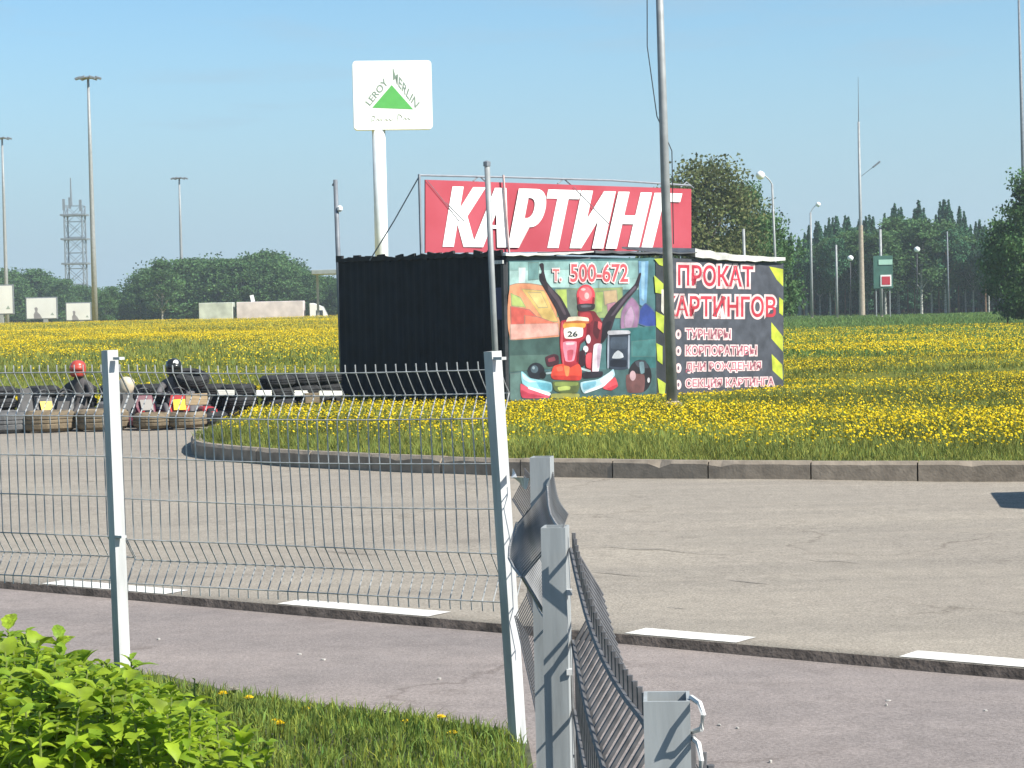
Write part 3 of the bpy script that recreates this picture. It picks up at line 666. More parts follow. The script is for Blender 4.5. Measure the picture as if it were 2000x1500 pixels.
for s_, x1, y0, y1, sk in (('ТУРНИРЫ', 868, 762, 850, 4), ('КОРПОРАТИВЫ', 1105, 915, 1003, 0), ('ДНИ РОЖДЕНИЯ', 1145, 1070, 1160, -10), ('СЕКЦИЯ КАРТИНГА', 1262, 1222, 1312, -18)):
    zt_text(s_, Z3, 455, y0, x1, y1, b2, (190, 112, 128), PINK, skew=sk, bold=0.012, ow=0.10)
    yc = (y0 + y1) / 2
    pp('bullet_mark', PINK, ell(388, yc + 5, 27, 46, 14), Z3, b2); pp('bullet_mark', (120, 100, 112), ell(388, yc + 5, 10, 20, 10), Z3, b2)

# ---- big red sign on the roof
SP = C0 + e2 * 2.34
sgn = [at_plane(831, 494, SP, n1), at_plane(1351, 489, SP, n1), at_plane(1351, 369, SP, n1), at_plane(831, 351, SP, n1)]
sign = empty('roof_sign', (sgn[0] + sgn[1]) / 2); tag(sign, 'long red sign with big white Cyrillic letters on the kiosk roof', 'sign')
inv = Matrix.Translation(-sign.location)
def sp(mb, name, m, **k):
    o = mb.build(name, m, sign, **k); o.matrix_parent_inverse = inv; return o
M_red = mat('sun_faded_red_sheet', (.40, .070, .095), 0.6, 0.12, 1.1, spec=0.3, col2=(.34, .045, .062), detail=8)
V = []; F = []; n = 16
for i in range(n + 1):
    t = i / n
    for f in (0, 1):
        a = sgn[0].lerp(sgn[1], t); b_ = sgn[3].lerp(sgn[2], t); ww = 0.012 * math.sin(t * 17)
        for k in (a, b_): V.append(tuple(k + n1 * (ww + (0.0 if f else -0.03))))
for i in range(n):
    a = i * 4; c = a + 4
    F += [(a, c, c + 1, a + 1), (a + 2, a + 3, c + 3, c + 2), (a, a + 2, c + 2, c), (a + 1, c + 1, c + 3, a + 3)]
F += [(0, 1, 3, 2), (n * 4, n * 4 + 2, n * 4 + 3, n * 4 + 1)]
sp(MB().add(V, F), 'sign_panel', M_red)
o = print_text('lettering', 'КАРТИНГ', [(868, 482), (1310, 487), (1326, 378), (876, 364)], SP, n1, 0.022, M_white, sign, shear=0.16, bold=0.018, space=1.06, thick=(-5, -2.5, 0, 2.5, 5))
o.matrix_parent_inverse = inv
M_frame = mat('dull_steel_frame', (0.22, 0.24, 0.27), 0.6, 0.1, 6)
Pq = lambda x, y, off=0.0: at_plane(x, y, SP, n1) + n1 * off
mb = MB().tube([Pq(822, 340, -.05), Pq(826, 497, -.05)], 0.028); sp(mb, 'frame_post', M_frame)
mb = MB().tube([Pq(822, 342, -.05), Pq(1000, 346, -.05), Pq(1200, 352, -.05), Pq(1352, 362, -.05)], 0.02); sp(mb, 'frame_rail', M_frame)
for x in (940, 1105, 1345):
    mb = MB().tube([Pq(x - 12, 350 + (x - 830) * .03, -.06), Pq(x, 340 + (x - 830) * .03, -.06), Pq(x + 14, 352 + (x - 830) * .03, -.06)], 0.015); sp(mb, 'frame_hook', M_frame)
for x in (900, 1130, 1340):
    q0 = Pq(x, 430, -.06); mb = MB().tube([q0, Vector((q0.x, q0.y, ZT1 - .02)) - n1 * 0.9], 0.02); sp(mb, 'back_brace', M_frame)
mb = MB().tube([Pq(979, 342, .06), Pq(991, 500, .06)], 0.022); sp(mb, 'front_stay', mat('pale_pink_tube', (0.55, 0.42, 0.40), 0.6, 0.1, 5))
g0 = Pq(822, 344, -.05); g1 = at_plane(722, 497, C0 + n2 * 0.1, n2); g1.z = ZT0 + 0.02
mb = MB().tube([g0, g0.lerp(g1, .5) - Vector((0, 0, .03)), g1], 0.012, 5); sp(mb, 'guy_wire', M_frame)
for (x0, y0, x1, y1) in ((832, 352, 895, 432), (870, 396, 905, 432), (1118, 365, 1190, 440)):
    mb = MB().tube([Pq(x0, y0, .03), Pq(x1, y1, .03)], 0.006, 4); sp(mb, 'loose_cord', M_frame)

# ================================================================= tall pylon sign behind the kiosk
YP = 130
bt = [at_y(688, 121, YP), at_y(842, 125, YP), at_y(842, 252, YP), at_y(688, 251, YP)]
pyl_x = at_y(747, 400, YP)
pyl = empty('pylon_sign', (pyl_x.x, YP, ZG)); tag(pyl, 'tall white pylon sign with green triangle rising behind the kiosk', 'sign')
pinv = Matrix.Translation(-Vector(pyl.location))
def py_(mb, name, m, **k):
    o = mb.build(name, m, pyl, **k); o.matrix_parent_inverse = pinv; return o
cx = (bt[0].x + bt[1].x) / 2; cz = (bt[0].z + bt[2].z) / 2; W = bt[1].x - bt[0].x; H = bt[0].z - bt[2].z
AZ = R(7)                                         # face turned a little towards the sun
fx = Vector((math.cos(AZ), math.sin(AZ), 0)); fn = Vector((fx.y, -fx.x, 0)); pc = Vector((cx, YP, cz))
rr = 0.22; poly = []
for (sx, sz) in ((1, 1), (-1, 1), (-1, -1), (1, -1)):
    for k in range(5):
        a = {(1, 1): 0, (-1, 1): 90, (-1, -1): 180, (1, -1): 270}[(sx, sz)] + k * 22.5
        poly.append((sx * (W / 2 - rr) + rr * math.cos(R(a)), sz * (H / 2 - rr) + rr * math.sin(R(a))))
mb = MB(); n = len(poly); T = 0.55
mb.add([tuple(pc + fx * a + Vector((0, 0, b)) + fn * T / 2) for a, b in poly] + [tuple(pc + fx * a + Vector((0, 0, b)) - fn * T / 2) for a, b in poly],
       [tuple(range(n)), tuple(range(2 * n - 1, n - 1, -1))] + [(i, n + i, n + (i + 1) % n, (i + 1) % n) for i in range(n)])
py_(mb, 'sign_box', mat('gloss_white_sign', (0.84, 0.84, 0.83), 0.4, 0.02, 2))
P0 = pc + fn * (T / 2)
M_grn = mat('sign_green', (0.10, 0.42, 0.09), 0.45, 0.03, 2)
M_let = mat('sign_grey_green', (0.20, 0.27, 0.22), 0.5, 0.03, 2)
def py_print(o): o.matrix_parent_inverse = pinv; return o
py_print(print_poly('triangle_mark', [(765, 166), (727, 210.5), (807, 213.5)], P0, fn, 0.01, M_grn, pyl))
py_print(print_text('lettering', 'LEROY', [(723, 207), (759, 163), (750, 152), (713, 199)], P0, fn, 0.012, M_let, pyl, bold=0.01))
py_print(print_text('lettering', 'MERLIN', [(768, 155), (811, 211), (820, 201), (767, 133)], P0, fn, 0.012, M_let, pyl, bold=0.01))
M_tagl = mat('faint_sign_grey', (0.60, 0.66, 0.60), 0.5, 0.02, 2)
for seg in ([(725, 236), (728, 226), (732, 227), (731, 234), (726, 236)], [(735, 235), (738, 231), (741, 235), (745, 232), (746, 235)], [(751, 236), (754, 232), (757, 235), (761, 232), (764, 235), (768, 232)],
            [(776, 236), (778, 223), (783, 224), (786, 229)], [(788, 233), (791, 229), (794, 233), (797, 230), (801, 233), (804, 229)]):
    py_print(MB().tube([at_plane(x, y, P0, fn) + fn * 0.012 for x, y in seg], 0.025, 4).build('script_mark', M_tagl, pyl))
pw = 0.80
mb = MB().lathe([(pw / 2, 0.0), (pw / 2, bt[2].z + 0.3 - ZG)], 20, (pyl_x.x - 0.12, YP, ZG)); py_(mb, 'column', mat('cool_white_column', (.74, .78, .82), .5, .05, 2), smooth=True)
mb = MB().box((pyl_x.x, YP, ZG + 0.2), (2.0, 2.0, 0.5)); py_(mb, 'footing', M_conc)

# ================================================================= poles near the kiosk
def pole(name, base, top, r0, r1, m, label, cat, n=10, extra=None, group=None):
    """base/top: Vector"""
    o = empty(name, base); tag(o, label, cat, group)
    mb = MB().tube([Vector((0, 0, 0)), (top - base) * 0.5, top - base], [r0, (r0 + r1) / 2, r1], n)
    p = mb.build('shaft', m, o, smooth=True)
    MB().lathe([(r0 * 1.9, -0.05), (r0 * 1.9, 0.05), (r0 * 1.1, 0.09)], 10).build('base_collar', M_conc, o)
    if extra: extra(o, top - base)
    return o
b0 = at_z(966, 850, ZG); b0.y = max(b0.y, 29.0)
yb = 29.5
bt0 = at_y(972, 840, yb); bt0.z = ZG; tp = at_y(951, 316, yb)
pole('steel_post', Vector((at_y(962, 700, yb).x + .06, yb, ZG)), tp, 0.046, 0.040, M_pale_pole, 'pale steel pole before the dark kiosk wall, above a fence post', 'pole', extra=lambda o, t: MB().lathe([(0.05, -0.06), (0.05, 0.0), (0.02, 0.015)], 8, t).build('cap', M_pole, o))
PB = at_z(1313, 794, ZG); PT = at_y(1288, -10, PB.y); dirv = (PT - PB); PT2 = PB + dirv * (9.2 / dirv.z)
def street_head(o, t):
    MB().tube([t, t + Vector((0.1, -0.05, 0.25)), t + Vector((0.6, -0.3, 0.5)), t + Vector((1.3, -0.6, 0.55))], 0.035, 8).build('bracket', M_pole, o)
    h = t + Vector((1.55, -0.72, 0.55)); MB().lathe([(0.03, .12), (0.12, .08), (0.17, 0), (0.12, -.07), (0.02, -0.09)], 12, h).build('lamp_head', M_galv, o, smooth=True)
    c = MB().tube([t * .98 + Vector((-.12, 0, 0)), t * .62 + Vector((-.22, -.02, 0)), t * .5 + Vector((-.10, 0, 0)), t * .44 + Vector((0.12, 0, 0)), t * .28 + Vector((0.10, 0, 0))], 0.008, 4); c.build('hanging_cable', M_dark, o)
pole('street_lamp', PB, PT2, 0.088, 0.046, M_pale_pole, 'tall grey lamp pole standing in front of the rental banner', 'lamp post', extra=street_head, n=12)
y3 = 43
p3b = at_y(664, 520, y3); p3b.z = field_z(p3b.x, y3); p3t = at_y(655, 351, y3)
def ins(o, t):
    MB().lathe([(0.02, .06), (0.055, .03), (0.055, -.03), (0.02, -.07)], 8, t * 0.90 + Vector((.07, -.03, -.15))).build('insulator', M_white, o)
    MB().tube([t + Vector((0, 0, -.02)), t + Vector((-.06, 0, -.12))], 0.02, 5).build('hook', M_dark, o)
pole('utility_pole', p3b, p3t, 0.06, 0.045, M_pole, 'dark utility pole with white insulator behind left end of the kiosk', 'pole', extra=ins)

# ================================================================= fences
def make_post(name, parent, base, h, w, d, rz, lean=(0, 0), m=None):
    x, y = w / 2, d / 2; t = 0.004
    ring = lambda a, b, z: [(-a, -b, z), (a, -b, z), (a, b, z), (-a, b, z)]
    V = ring(x, y, -0.3) + ring(x, y, h) + ring(x - t, y - t, h) + ring(x - t, y - t, h - 0.14)
    F = [(i, (i + 1) % 4, 4 + (i + 1) % 4, 4 + i) for i in range(4)] + [(4 + i, 4 + (i + 1) % 4, 8 + (i + 1) % 4, 8 + i) for i in range(4)] + [(8 + i, 8 + (i + 1) % 4, 12 + (i + 1) % 4, 12 + i) for i in range(4)] + [(12, 13, 14, 15)]
    sh = lambda v: (v[0], v[1], v[2])
    o = MB().add(V, F).build(name, m or M_post, parent)
    o.matrix_world = Matrix.Translation(base) @ Matrix.Rotation(lean[0], 4, 'Y') @ Matrix.Rotation(rz, 4, 'Z')
    return o
def off_profile(z, z0, z1, depth):
    """V-bends pressed into the sheet near its top and its bottom"""
    o = 0.0
    for c, h in ((z1 - 0.135, 0.10), (z0 + 0.14, 0.10)):
        d = abs(z - c)
        if d < h: o += depth * (1 - d / h)
    return o
def make_panel(fence, P, Q, z0, z1, nside, depth, spacing, r, warp=None, rows=None, M_wire=M_wire):
    """vertical wires are parts of the panel mesh that holds the horizontal rods"""
    d = (Q - P); Ln = d.length; d.normalize(); nv = Vector((-d.y, d.x, 0)) * nside
    zk = sorted(set([z0, z0 + .04, z0 + .14, z0 + .24, z1 - .235, z1 - .135, z1 - .035, z1] + [z0 + (z1 - z0) * k / 6 for k in (2, 3, 4)]))
    wf = warp or (lambda t, z: Vector((0, 0, 0)))
    rods = MB()
    rows = rows or [z0 + .04, z0 + .14, z0 + .24] + list(np.linspace(z0 + .24, z1 - .235, max(2, int((z1 - z0 - .475) / .145) + 1)))[1:-1] + [z1 - .235, z1 - .135, z1 - .035]
    ns = max(2, int(Ln / 0.22))
    for z in rows:
        rods.tube([P + d * (Ln * i / ns) + nv * (off_profile(z, z0, z1, depth) - r * 1.6) + Vector((0, 0, z)) + wf(i / ns, z) for i in range(ns + 1)], r, 5)
    pan = rods.build('mesh_panel', M_wire, fence)
    n = int(round(Ln / spacing)); base = None
    for i in range(n + 1):
        t = min(1, max(0, i / n))
        if warp or base is None:
            pts = [nv * off_profile(z, z0, z1, depth) + Vector((0, 0, z)) + wf(t, z) for z in zk]
            me = MB().tube(pts, r, 5).mesh('vertical_wire'); me.materials.append(M_wire)
            if not warp: base = me
        else: me = base
        o = link_mesh('vertical_wire', me, None, pan); o.location = P + d * (Ln * t)
    return pan
PA = Vector((at_y(241, 1330, 9.7).x, 9.7, Z_WALK)); PBp = Vector((at_y(1014, 1490, 8.75).x, 8.75, Z_WALK))
topA = at_y(214, 684, 9.7); topB = at_y(962, 686, 8.75)
f1 = empty('mesh_fence', (0, 0, 0)); tag(f1, 'welded wire mesh fence across the left side with white sunlit posts', 'fence')
fd = (PBp - PA).normalized(); PLf = PA - fd * 2.08
def lean_of(b, t): return ((t.x - b.x) / (t.z - b.z), 0)
for b_, t_ in ((PA, topA), (PBp, topB)):
    make_post('post', f1, b_, (t_ - b_).length, 0.044, 0.060, R(-41), lean=(math.atan2(t_.x - b_.x, t_.z - b_.z), 0), m=M_galv)
make_post('post', f1, PLf, 1.62, 0.05, 0.075, R(-40), m=M_galv)
offv = Vector((0.03, 0.05, 0))
gA = at_y(214, 690, 9.7).z; zb0 = at_y(700, 1160, 9.1).z
lA = (topA.x - PA.x) / (topA.z - PA.z); lB = (topB.x - PBp.x) / (topB.z - PBp.z)
make_panel(f1, PA + offv, PBp + offv, zb0, gA, 1, 0.066, 0.052, 0.0030, warp=lambda t, z: Vector(((lA + (lB - lA) * t) * (z - Z_WALK) + .004 * math.sin(z * 5 + t * 9), 0, -.012 * math.sin(math.pi * t) * (z > 1))))
make_panel(f1, PLf + offv, PA + offv, zb0 + 0.01, gA, 1, 0.066, 0.052, 0.0030, warp=lambda t, z: Vector((lA * t * (z - Z_WALK), 0, 0)))

f2 = empty('mesh_fence', (0, 0, 0)); tag(f2, 'bent mesh fence with short grey posts running towards the viewer', 'fence')
spec2 = [(1058, 892, 5.75, 0.055, R(-10)), (1084, 1028, 4.62, 0.053, R(-9)), (1302, 1360, 2.42, 0.052, R(-4))]
tops = []
for (x, y, d, wd, rz) in spec2:
    t = at_y(x, y, d); tops.append(t)
    make_post('post', f2, Vector((t.x, t.y, -0.07)), t.z + 0.07, wd, 0.065, rz)
gtop = [t.z - 0.055 for t in tops]
so_ = 0.040
def warpC(t, z):
    k = math.exp(-((t - 0.55) / 0.45) ** 2); h = max(0, z - 0.3)
    b_ = math.exp(-((z - 1.19) / 0.13) ** 2)
    return Vector((-0.095 * b_ * (0.6 + 0.4 * k) - 0.03 * max(0, 1.05 - z) * math.sin(z * 9), 0, -0.02 * k))
def warpD(t, z): return Vector((-0.014 * math.sin(math.pi * t) - 0.012 * t, 0, -0.055 * math.sin(math.pi * t) * max(0, (z - .24))))
def warpB(t, z): return Vector((0.05 * math.sin(t * 3.1) * (z - .3) - 0.03 * math.sin(z * 6) * t, 0, -0.05 * math.sin(t * 3.14) + (0.17 * t - 0.09) * max(0, z - .4)))
tB = Vector((PBp.x + 0.05, PBp.y - 0.05, 0)); tC = Vector((tops[0].x + so_, tops[0].y, 0)); tD = Vector((tops[1].x + so_, tops[1].y, 0)); tE = Vector((tops[2].x + so_, tops[2].y, 0))
make_panel(f2, tB, tC, 0.42, 1.22, 1, -0.05, 0.062, 0.0028, warp=warpB, M_wire=M_wire2)
make_panel(f2, tC, tD, 0.30, gtop[1] + 0.09, 1, -0.045, 0.045, 0.0034, warp=warpC, M_wire=mat('mid_grey_wire', (.22, .22, .22), .6, .2, 30))
make_panel(f2, tD, tE, 0.24, gtop[2] + 0.01, 1, 0.058, 0.068, 0.0048, warp=warpD, M_wire=M_wire2)
make_panel(f2, tE, tE + (tE - tD).normalized() * 1.2, 0.24, gtop[2] - 0.01, 1, 0.042, 0.068, 0.0048, M_wire=M_wire2)
# a twisted strap between the corner post and the next one
mb = MB(); V = []; F = []
pts = [Vector((PBp.x + .0, PBp.y - .02, at_y(985, 925, 8.7).z)), at_y(1005, 935, 7.6), at_y(1030, 945, 6.4), at_y(1045, 930, 5.8)]
cm = catmull(pts, 5)
for i, p in enumerate(cm):
    a = i * 0.35; V += [tuple(p + Vector((math.sin(a) * .012, 0, math.cos(a) * .018))), tuple(p - Vector((math.sin(a) * .012, 0, math.cos(a) * .018)))]
for i in range(len(cm) - 1): F.append((2 * i, 2 * i + 1, 2 * i + 3, 2 * i + 2))
MB().add(V, F).build('bent_strap', M_galv, f2)
for (x, y, d) in ((1108, 1155, 4.6), (1108, 1310, 4.6)):
    q = at_y(x, y, d); MB().box(q + Vector((0.004, -.012, 0)), (0.012, 0.02, 0.012)).build('clamp', M_galv, f2)
M_loop = mat('bright_zinc_wire', (.62, .62, .60), .5, .08, 20)
for (y0_, y1_, w_) in ((1362, 1430, 24), (1440, 1530, 20)):
    MB().tube([at_y(1350, y0_, 2.40), at_y(1350 + w_ * .7, y0_ + 12, 2.37), at_y(1350 + w_, (y0_ + y1_) / 2, 2.36), at_y(1350 + w_ * .8, y1_ - 6, 2.37), at_y(1352, y1_, 2.40)], .0032, 6).build('tie_wire', M_loop, f2)
for (px_, py__, d_) in ((232, 700, 9.66), (976, 700, 8.7), (236, 1048, 9.66)):
    q = at_y(px_, py__, d_); MB().box(q, (0.045, 0.03, 0.012), Matrix.Rotation(R(-40), 3, 'Z')).build('clamp', M_galv, f1)

# ================================================================= tyres
def tyre_mesh(name, ro, ri, h, n=22):
    r = (ro + ri) / 2; b = 0.06
    prof = [(ri, 0.03), (ri + .04, 0.0), (ro - b, 0.0), (ro, b * .8), (ro + .004, h * .35), (ro - .008, h * .38), (ro - .008, h * .42), (ro + .004, h * .45), (ro + .004, h * .55), (ro - .008, h * .58), (ro - .008, h * .62), (ro + .004, h * .65), (ro, h - b * .8), (ro - b, h), (ri + .04, h), (ri, h - .03), (ri + .03, h * .5)]
    me = MB().lathe(prof, n, closed=True).mesh(name); return me
tm_black = tyre_mesh('tyre', 0.30, 0.18, 0.20); tm_black.materials.append(M_black)
def put_tyre(me, x, y, z, label, group=None, rz=0, tilt=0):
    o = bpy.data.objects.new('tyre', me); col.objects.link(o); o.location = (x, y, z); o.rotation_euler = (tilt, tilt * .6, rz)
    return tag(o, label, 'tyre', group)
W0 = at_z(-60, 806, 0); W1 = at_z(380, 806, 0.02); W1.y = min(W1.y, 37.0)
wall_pts = [Vector((at_y(-70, 800, 37.5).x, 37.5, 0)), Vector((at_y(230, 800, 37.3).x, 37.3, 0)), Vector((at_y(420, 800, 36.3).x, 36.3, 0)), Vector((at_y(530, 800, 36.0).x, 36.0, 0)), Vector((at_y(655, 795, 37.6).x, 37.6, 0))]
wc = catmull(wall_pts, 20); acc = 0; prev = wc[0]; cols_ = []
for p in wc:
    if not cols_ or (p - cols_[-1]).length > 0.605: cols_.append(p)
random.seed(11)
for i, p in enumerate(cols_):
    zb_ = ZG - 0.01 if p.x > XL + 0.3 else 0.02
    nlev = 3
    for k in range(nlev):
        put_tyre(tm_black, p.x + random.uniform(-.02, .02), p.y + random.uniform(-.03, .03), zb_ + 0.198 * k, ('bottom', 'middle', 'top')[k] + ' black tyre of the barrier, ' + ('behind the dark karts' if p.x < -6.75 else 'behind the plum kart' if p.x < -6.0 else 'behind the red kart' if p.x < -5.2 else 'above the kerb end' if p.x < -4.3 else 'next to the kiosk'), 'black tyres of the barrier wall', random.uniform(0, 6))
# one leaning tyre on top
put_tyre(tm_black, at_y(372, 745, 35.4).x, 35.4, 0.66, 'black tyre lying loose on top of the barrier, behind the red kart', None, 0, 0.25)
def plank(name, a, b, wd, th, m, label, cat='plank'):
    a, b = Vector(a), Vector(b); d = (b - a); L_ = d.length; o = MB().box((0, 0, 0), (L_, th, wd)).build(name, m, bevel=0.006)
    o.location = (a + b) / 2; o.rotation_euler = (0, -math.asin(d.z / L_), math.atan2(d.y, d.x)); return tag(o, label, cat)
M_wp = mat('worn_white_board', (0.62, 0.62, 0.56), 0.8, 0.12, 6, 0.2, stretch=(1, 8, 8))
M_wood = mat('bare_wood', (0.38, 0.28, 0.17), 0.85, 0.15, 5, 0.3, stretch=(1, 10, 10))
plank('board', at_y(500, 768, 35.55), at_y(668, 769, 37.0), 0.10, 0.03, M_wp, 'long white board fixed along the tyre barrier beside the kiosk')
plank('board', at_y(424, 767, 35.45), at_y(458, 767, 35.5), 0.09, 0.03, M_wp, 'short white board on the tyre barrier')
plank('board', at_y(362, 781, 33.9), at_y(405, 779, 34.0), 0.18, 0.05, M_wood, 'bare wooden board beside the red kart', 'board')
plank('block', at_y(594, 778, 35.9), at_y(622, 777, 36.0), 0.17, 0.12, M_tan, 'small tan block before the black tyre barrier', 'block')
tm_big = tyre_mesh('tyre', 0.43, 0.24, 0.31); tm_big.materials.append(M_tan)
tm_grey = tm_big.copy(); tm_grey.materials.clear(); tm_grey.materials.append(M_greyrub)
tm_mid = tyre_mesh('tyre', 0.31, 0.17, 0.24); tm_mid.materials.append(M_tan)
def gy(px, py): return at_z(px, py, 0.012)
for (px, py, me, lab) in ((0, 848, tm_grey, 'grey dusty tyre at the left edge of the picture'), (83, 846, tm_big, 'large tan tyre lying in front of the dark kart'), (188, 843, tm_big, 'large tan tyre partly behind the white fence post'),
                          (292, 840, tm_mid, 'tan tyre lying before the purple kart'), (360, 838, tm_mid, 'tan tyre lying before the red kart'), (404, 832, tm_black, 'dark tyre beside the kerb end, right of the red kart')):
    p = gy(px, py); ro_ = me.vertices[6].co.length if False else max(v.co.x for v in me.vertices); put_tyre(me, p.x, p.y + ro_, 0.028, lab, None, random.uniform(0, 6))

# ================================================================= karts and drivers
def torus(mb, c, R_, r, n=16, k=6, M=None):
    V = []; F = []
    for i in range(n):
        for j in range(k):
            a = 2 * math.pi * i / n; b = 2 * math.pi * j / k
            v = Vector(((R_ + r * math.cos(b)) * math.cos(a), (R_ + r * math.cos(b)) * math.sin(a), r * math.sin(b)))
            if M is not None: v = M @ v
            V.append(tuple(v + Vector(c)))
    for i in range(n):
        for j in range(k): F.append((i * k + j, ((i + 1) % n) * k + j, ((i + 1) % n) * k + (j + 1) % k, i * k + (j + 1) % k))
    return mb.add(V, F)
def make_kart(loc, rz, paint, plate, label, digit=None):
    k = empty('go_kart', loc, rz); tag(k, label, 'go-kart', 'rental karts waiting by the tyres')
    MB().box((0, -.1, .06), (.62, 1.25, .02)).build('floor_tray', M_dark, k)
    for s in (-1, 1): MB().tube([(s * .30, -.85, .07), (s * .33, -.2, .07), (s * .30, .75, .09)], .018).build('frame_tube', M_chrome, k)
    # front fairing: swept arc, rises at its ends
    V = []; F = []; n = 14
    for i in range(n + 1):
        t = -1 + 2 * i / n; x = t * .60; y = -1.0 + .30 * t * t * t * t + .10 * t * t; h = .17 + .08 * abs(t) ** 3
        V += [(x, y, .04), (x, y - .03, h * .6), (x, y + .03, h), (x, y + .13, h), (x, y + .13, .04)]
    for i in range(n):
        for q in range(5): F.append((i * 5 + q, i * 5 + (q + 1) % 5, i * 5 + 5 + (q + 1) % 5, i * 5 + 5 + q))
    F += [(0, 1, 2, 3, 4), tuple(n * 5 + q for q in (4, 3, 2, 1, 0))]
    MB().add(V, F).build('front_fairing', paint, k, smooth=False)
    # nose shield with number plate
    mb = MB(); sh = [(-.13, .12), (.13, .12), (.17, .34), (.13, .52), (-.13, .52), (-.17, .34)]
    M_ = Matrix.Rotation(R(-28), 3, 'X')
    fr = [M_ @ Vector((a, -.03 - (.05 if abs(a) < .14 else 0), b)) + Vector((0, -.62, .0)) for a, b in sh]; bk = [M_ @ Vector((a, .02, b)) + Vector((0, -.62, 0)) for a, b in sh]
    nn = len(sh); mb.add(fr + bk, [tuple(range(nn)), tuple(range(2 * nn - 1, nn - 1, -1))] + [(i, nn + i, nn + (i + 1) % nn, (i + 1) % nn) for i in range(nn)])
    nose = mb.build('nose_shield', paint, k, bevel=0.008)
    pl = [M_ @ Vector((a, -.095, b)) + Vector((0, -.62, 0)) for a, b in ((-.10, .24), (.10, .24), (.10, .43), (-.10, .43))]
    pb = [p + Vector((0, .006, 0)) for p in pl]
    MB().add(pl + pb, [(0, 1, 2, 3), (7, 6, 5, 4), (0, 4, 5, 1), (1, 5, 6, 2), (2, 6, 7, 3), (3, 7, 4, 0)]).build('number_plate', plate, nose)
    for s in (-1, 1):
        MB().prism([(-.42, .05), (.38, .05), (.40, .20), (.25, .27), (-.25, .27), (-.45, .17)], s * .40, s * .62, 'x').build('side_pod', paint, k, bevel=.03)
    # seat bucket
    V = []; F = []
    prof = [(-.20, .10), (-.05, .08), (.14, .10), (.24, .20), (.30, .42), (.35, .62)]
    for (y, z) in prof:
        for x, dz in ((-.21, .16), (-.19, .05), (-.10, 0), (.10, 0), (.19, .05), (.21, .16)): V.append((x, y - (dz * .3 if z > .3 else 0) + (-.10 * (abs(x) > .15) if z > .3 else 0), z + (dz if z < .3 else dz * .2)))
    for i in range(len(prof) - 1):
        for j in range(5): a = i * 6 + j; F.append((a, a + 1, a + 7, a + 6))
    o = MB().add(V, F).build('seat', M_dark, k); md = o.modifiers.new('thick', 'SOLIDIFY'); md.thickness = .012
    mb = MB(); Ms = Matrix.Rotation(R(-50), 3, 'X'); torus(mb, (0, -.33, .50), .14, .014, M=Ms); mb.tube([(0, -.33, .50), (0, -.62, .16)], .012); mb.tube([(-.14, -.33, .50), (.14, -.33, .50)], .012)
    mb.build('steering_wheel', M_dark, k)
    MB().box((.36, .42, .24), (.26, .30, .26)).build('engine', mat('engine_alloy', (.25, .25, .25), .5, .2, 9, metal=.5), k, bevel=.03)
    MB().tube([(-.58, .85, .18), (-.5, .95, .22), (.5, .95, .22), (.58, .85, .18)], .025).build('rear_bumper', M_dark, k)
    for (x, y, wd, r) in ((-.50, -.62, .13, .13), (.50, -.62, .13, .13), (-.55, .55, .20, .14), (.55, .55, .20, .14)):
        wh = empty('wheel', (x, y, r + .012), 0, k)
        MB().lathe([(r * .5, -wd / 2), (r * .92, -wd / 2), (r, -wd * .35), (r, wd * .35), (r * .92, wd / 2), (r * .5, wd / 2)], 16, axis='x').build('tyre', M_black, wh, smooth=False)
        MB().lathe([(r * .1, -wd * .52), (r * .5, -wd * .45), (r * .5, wd * .45), (r * .1, wd * .52)], 12, axis='x').build('rim', M_chrome, wh)
    return k
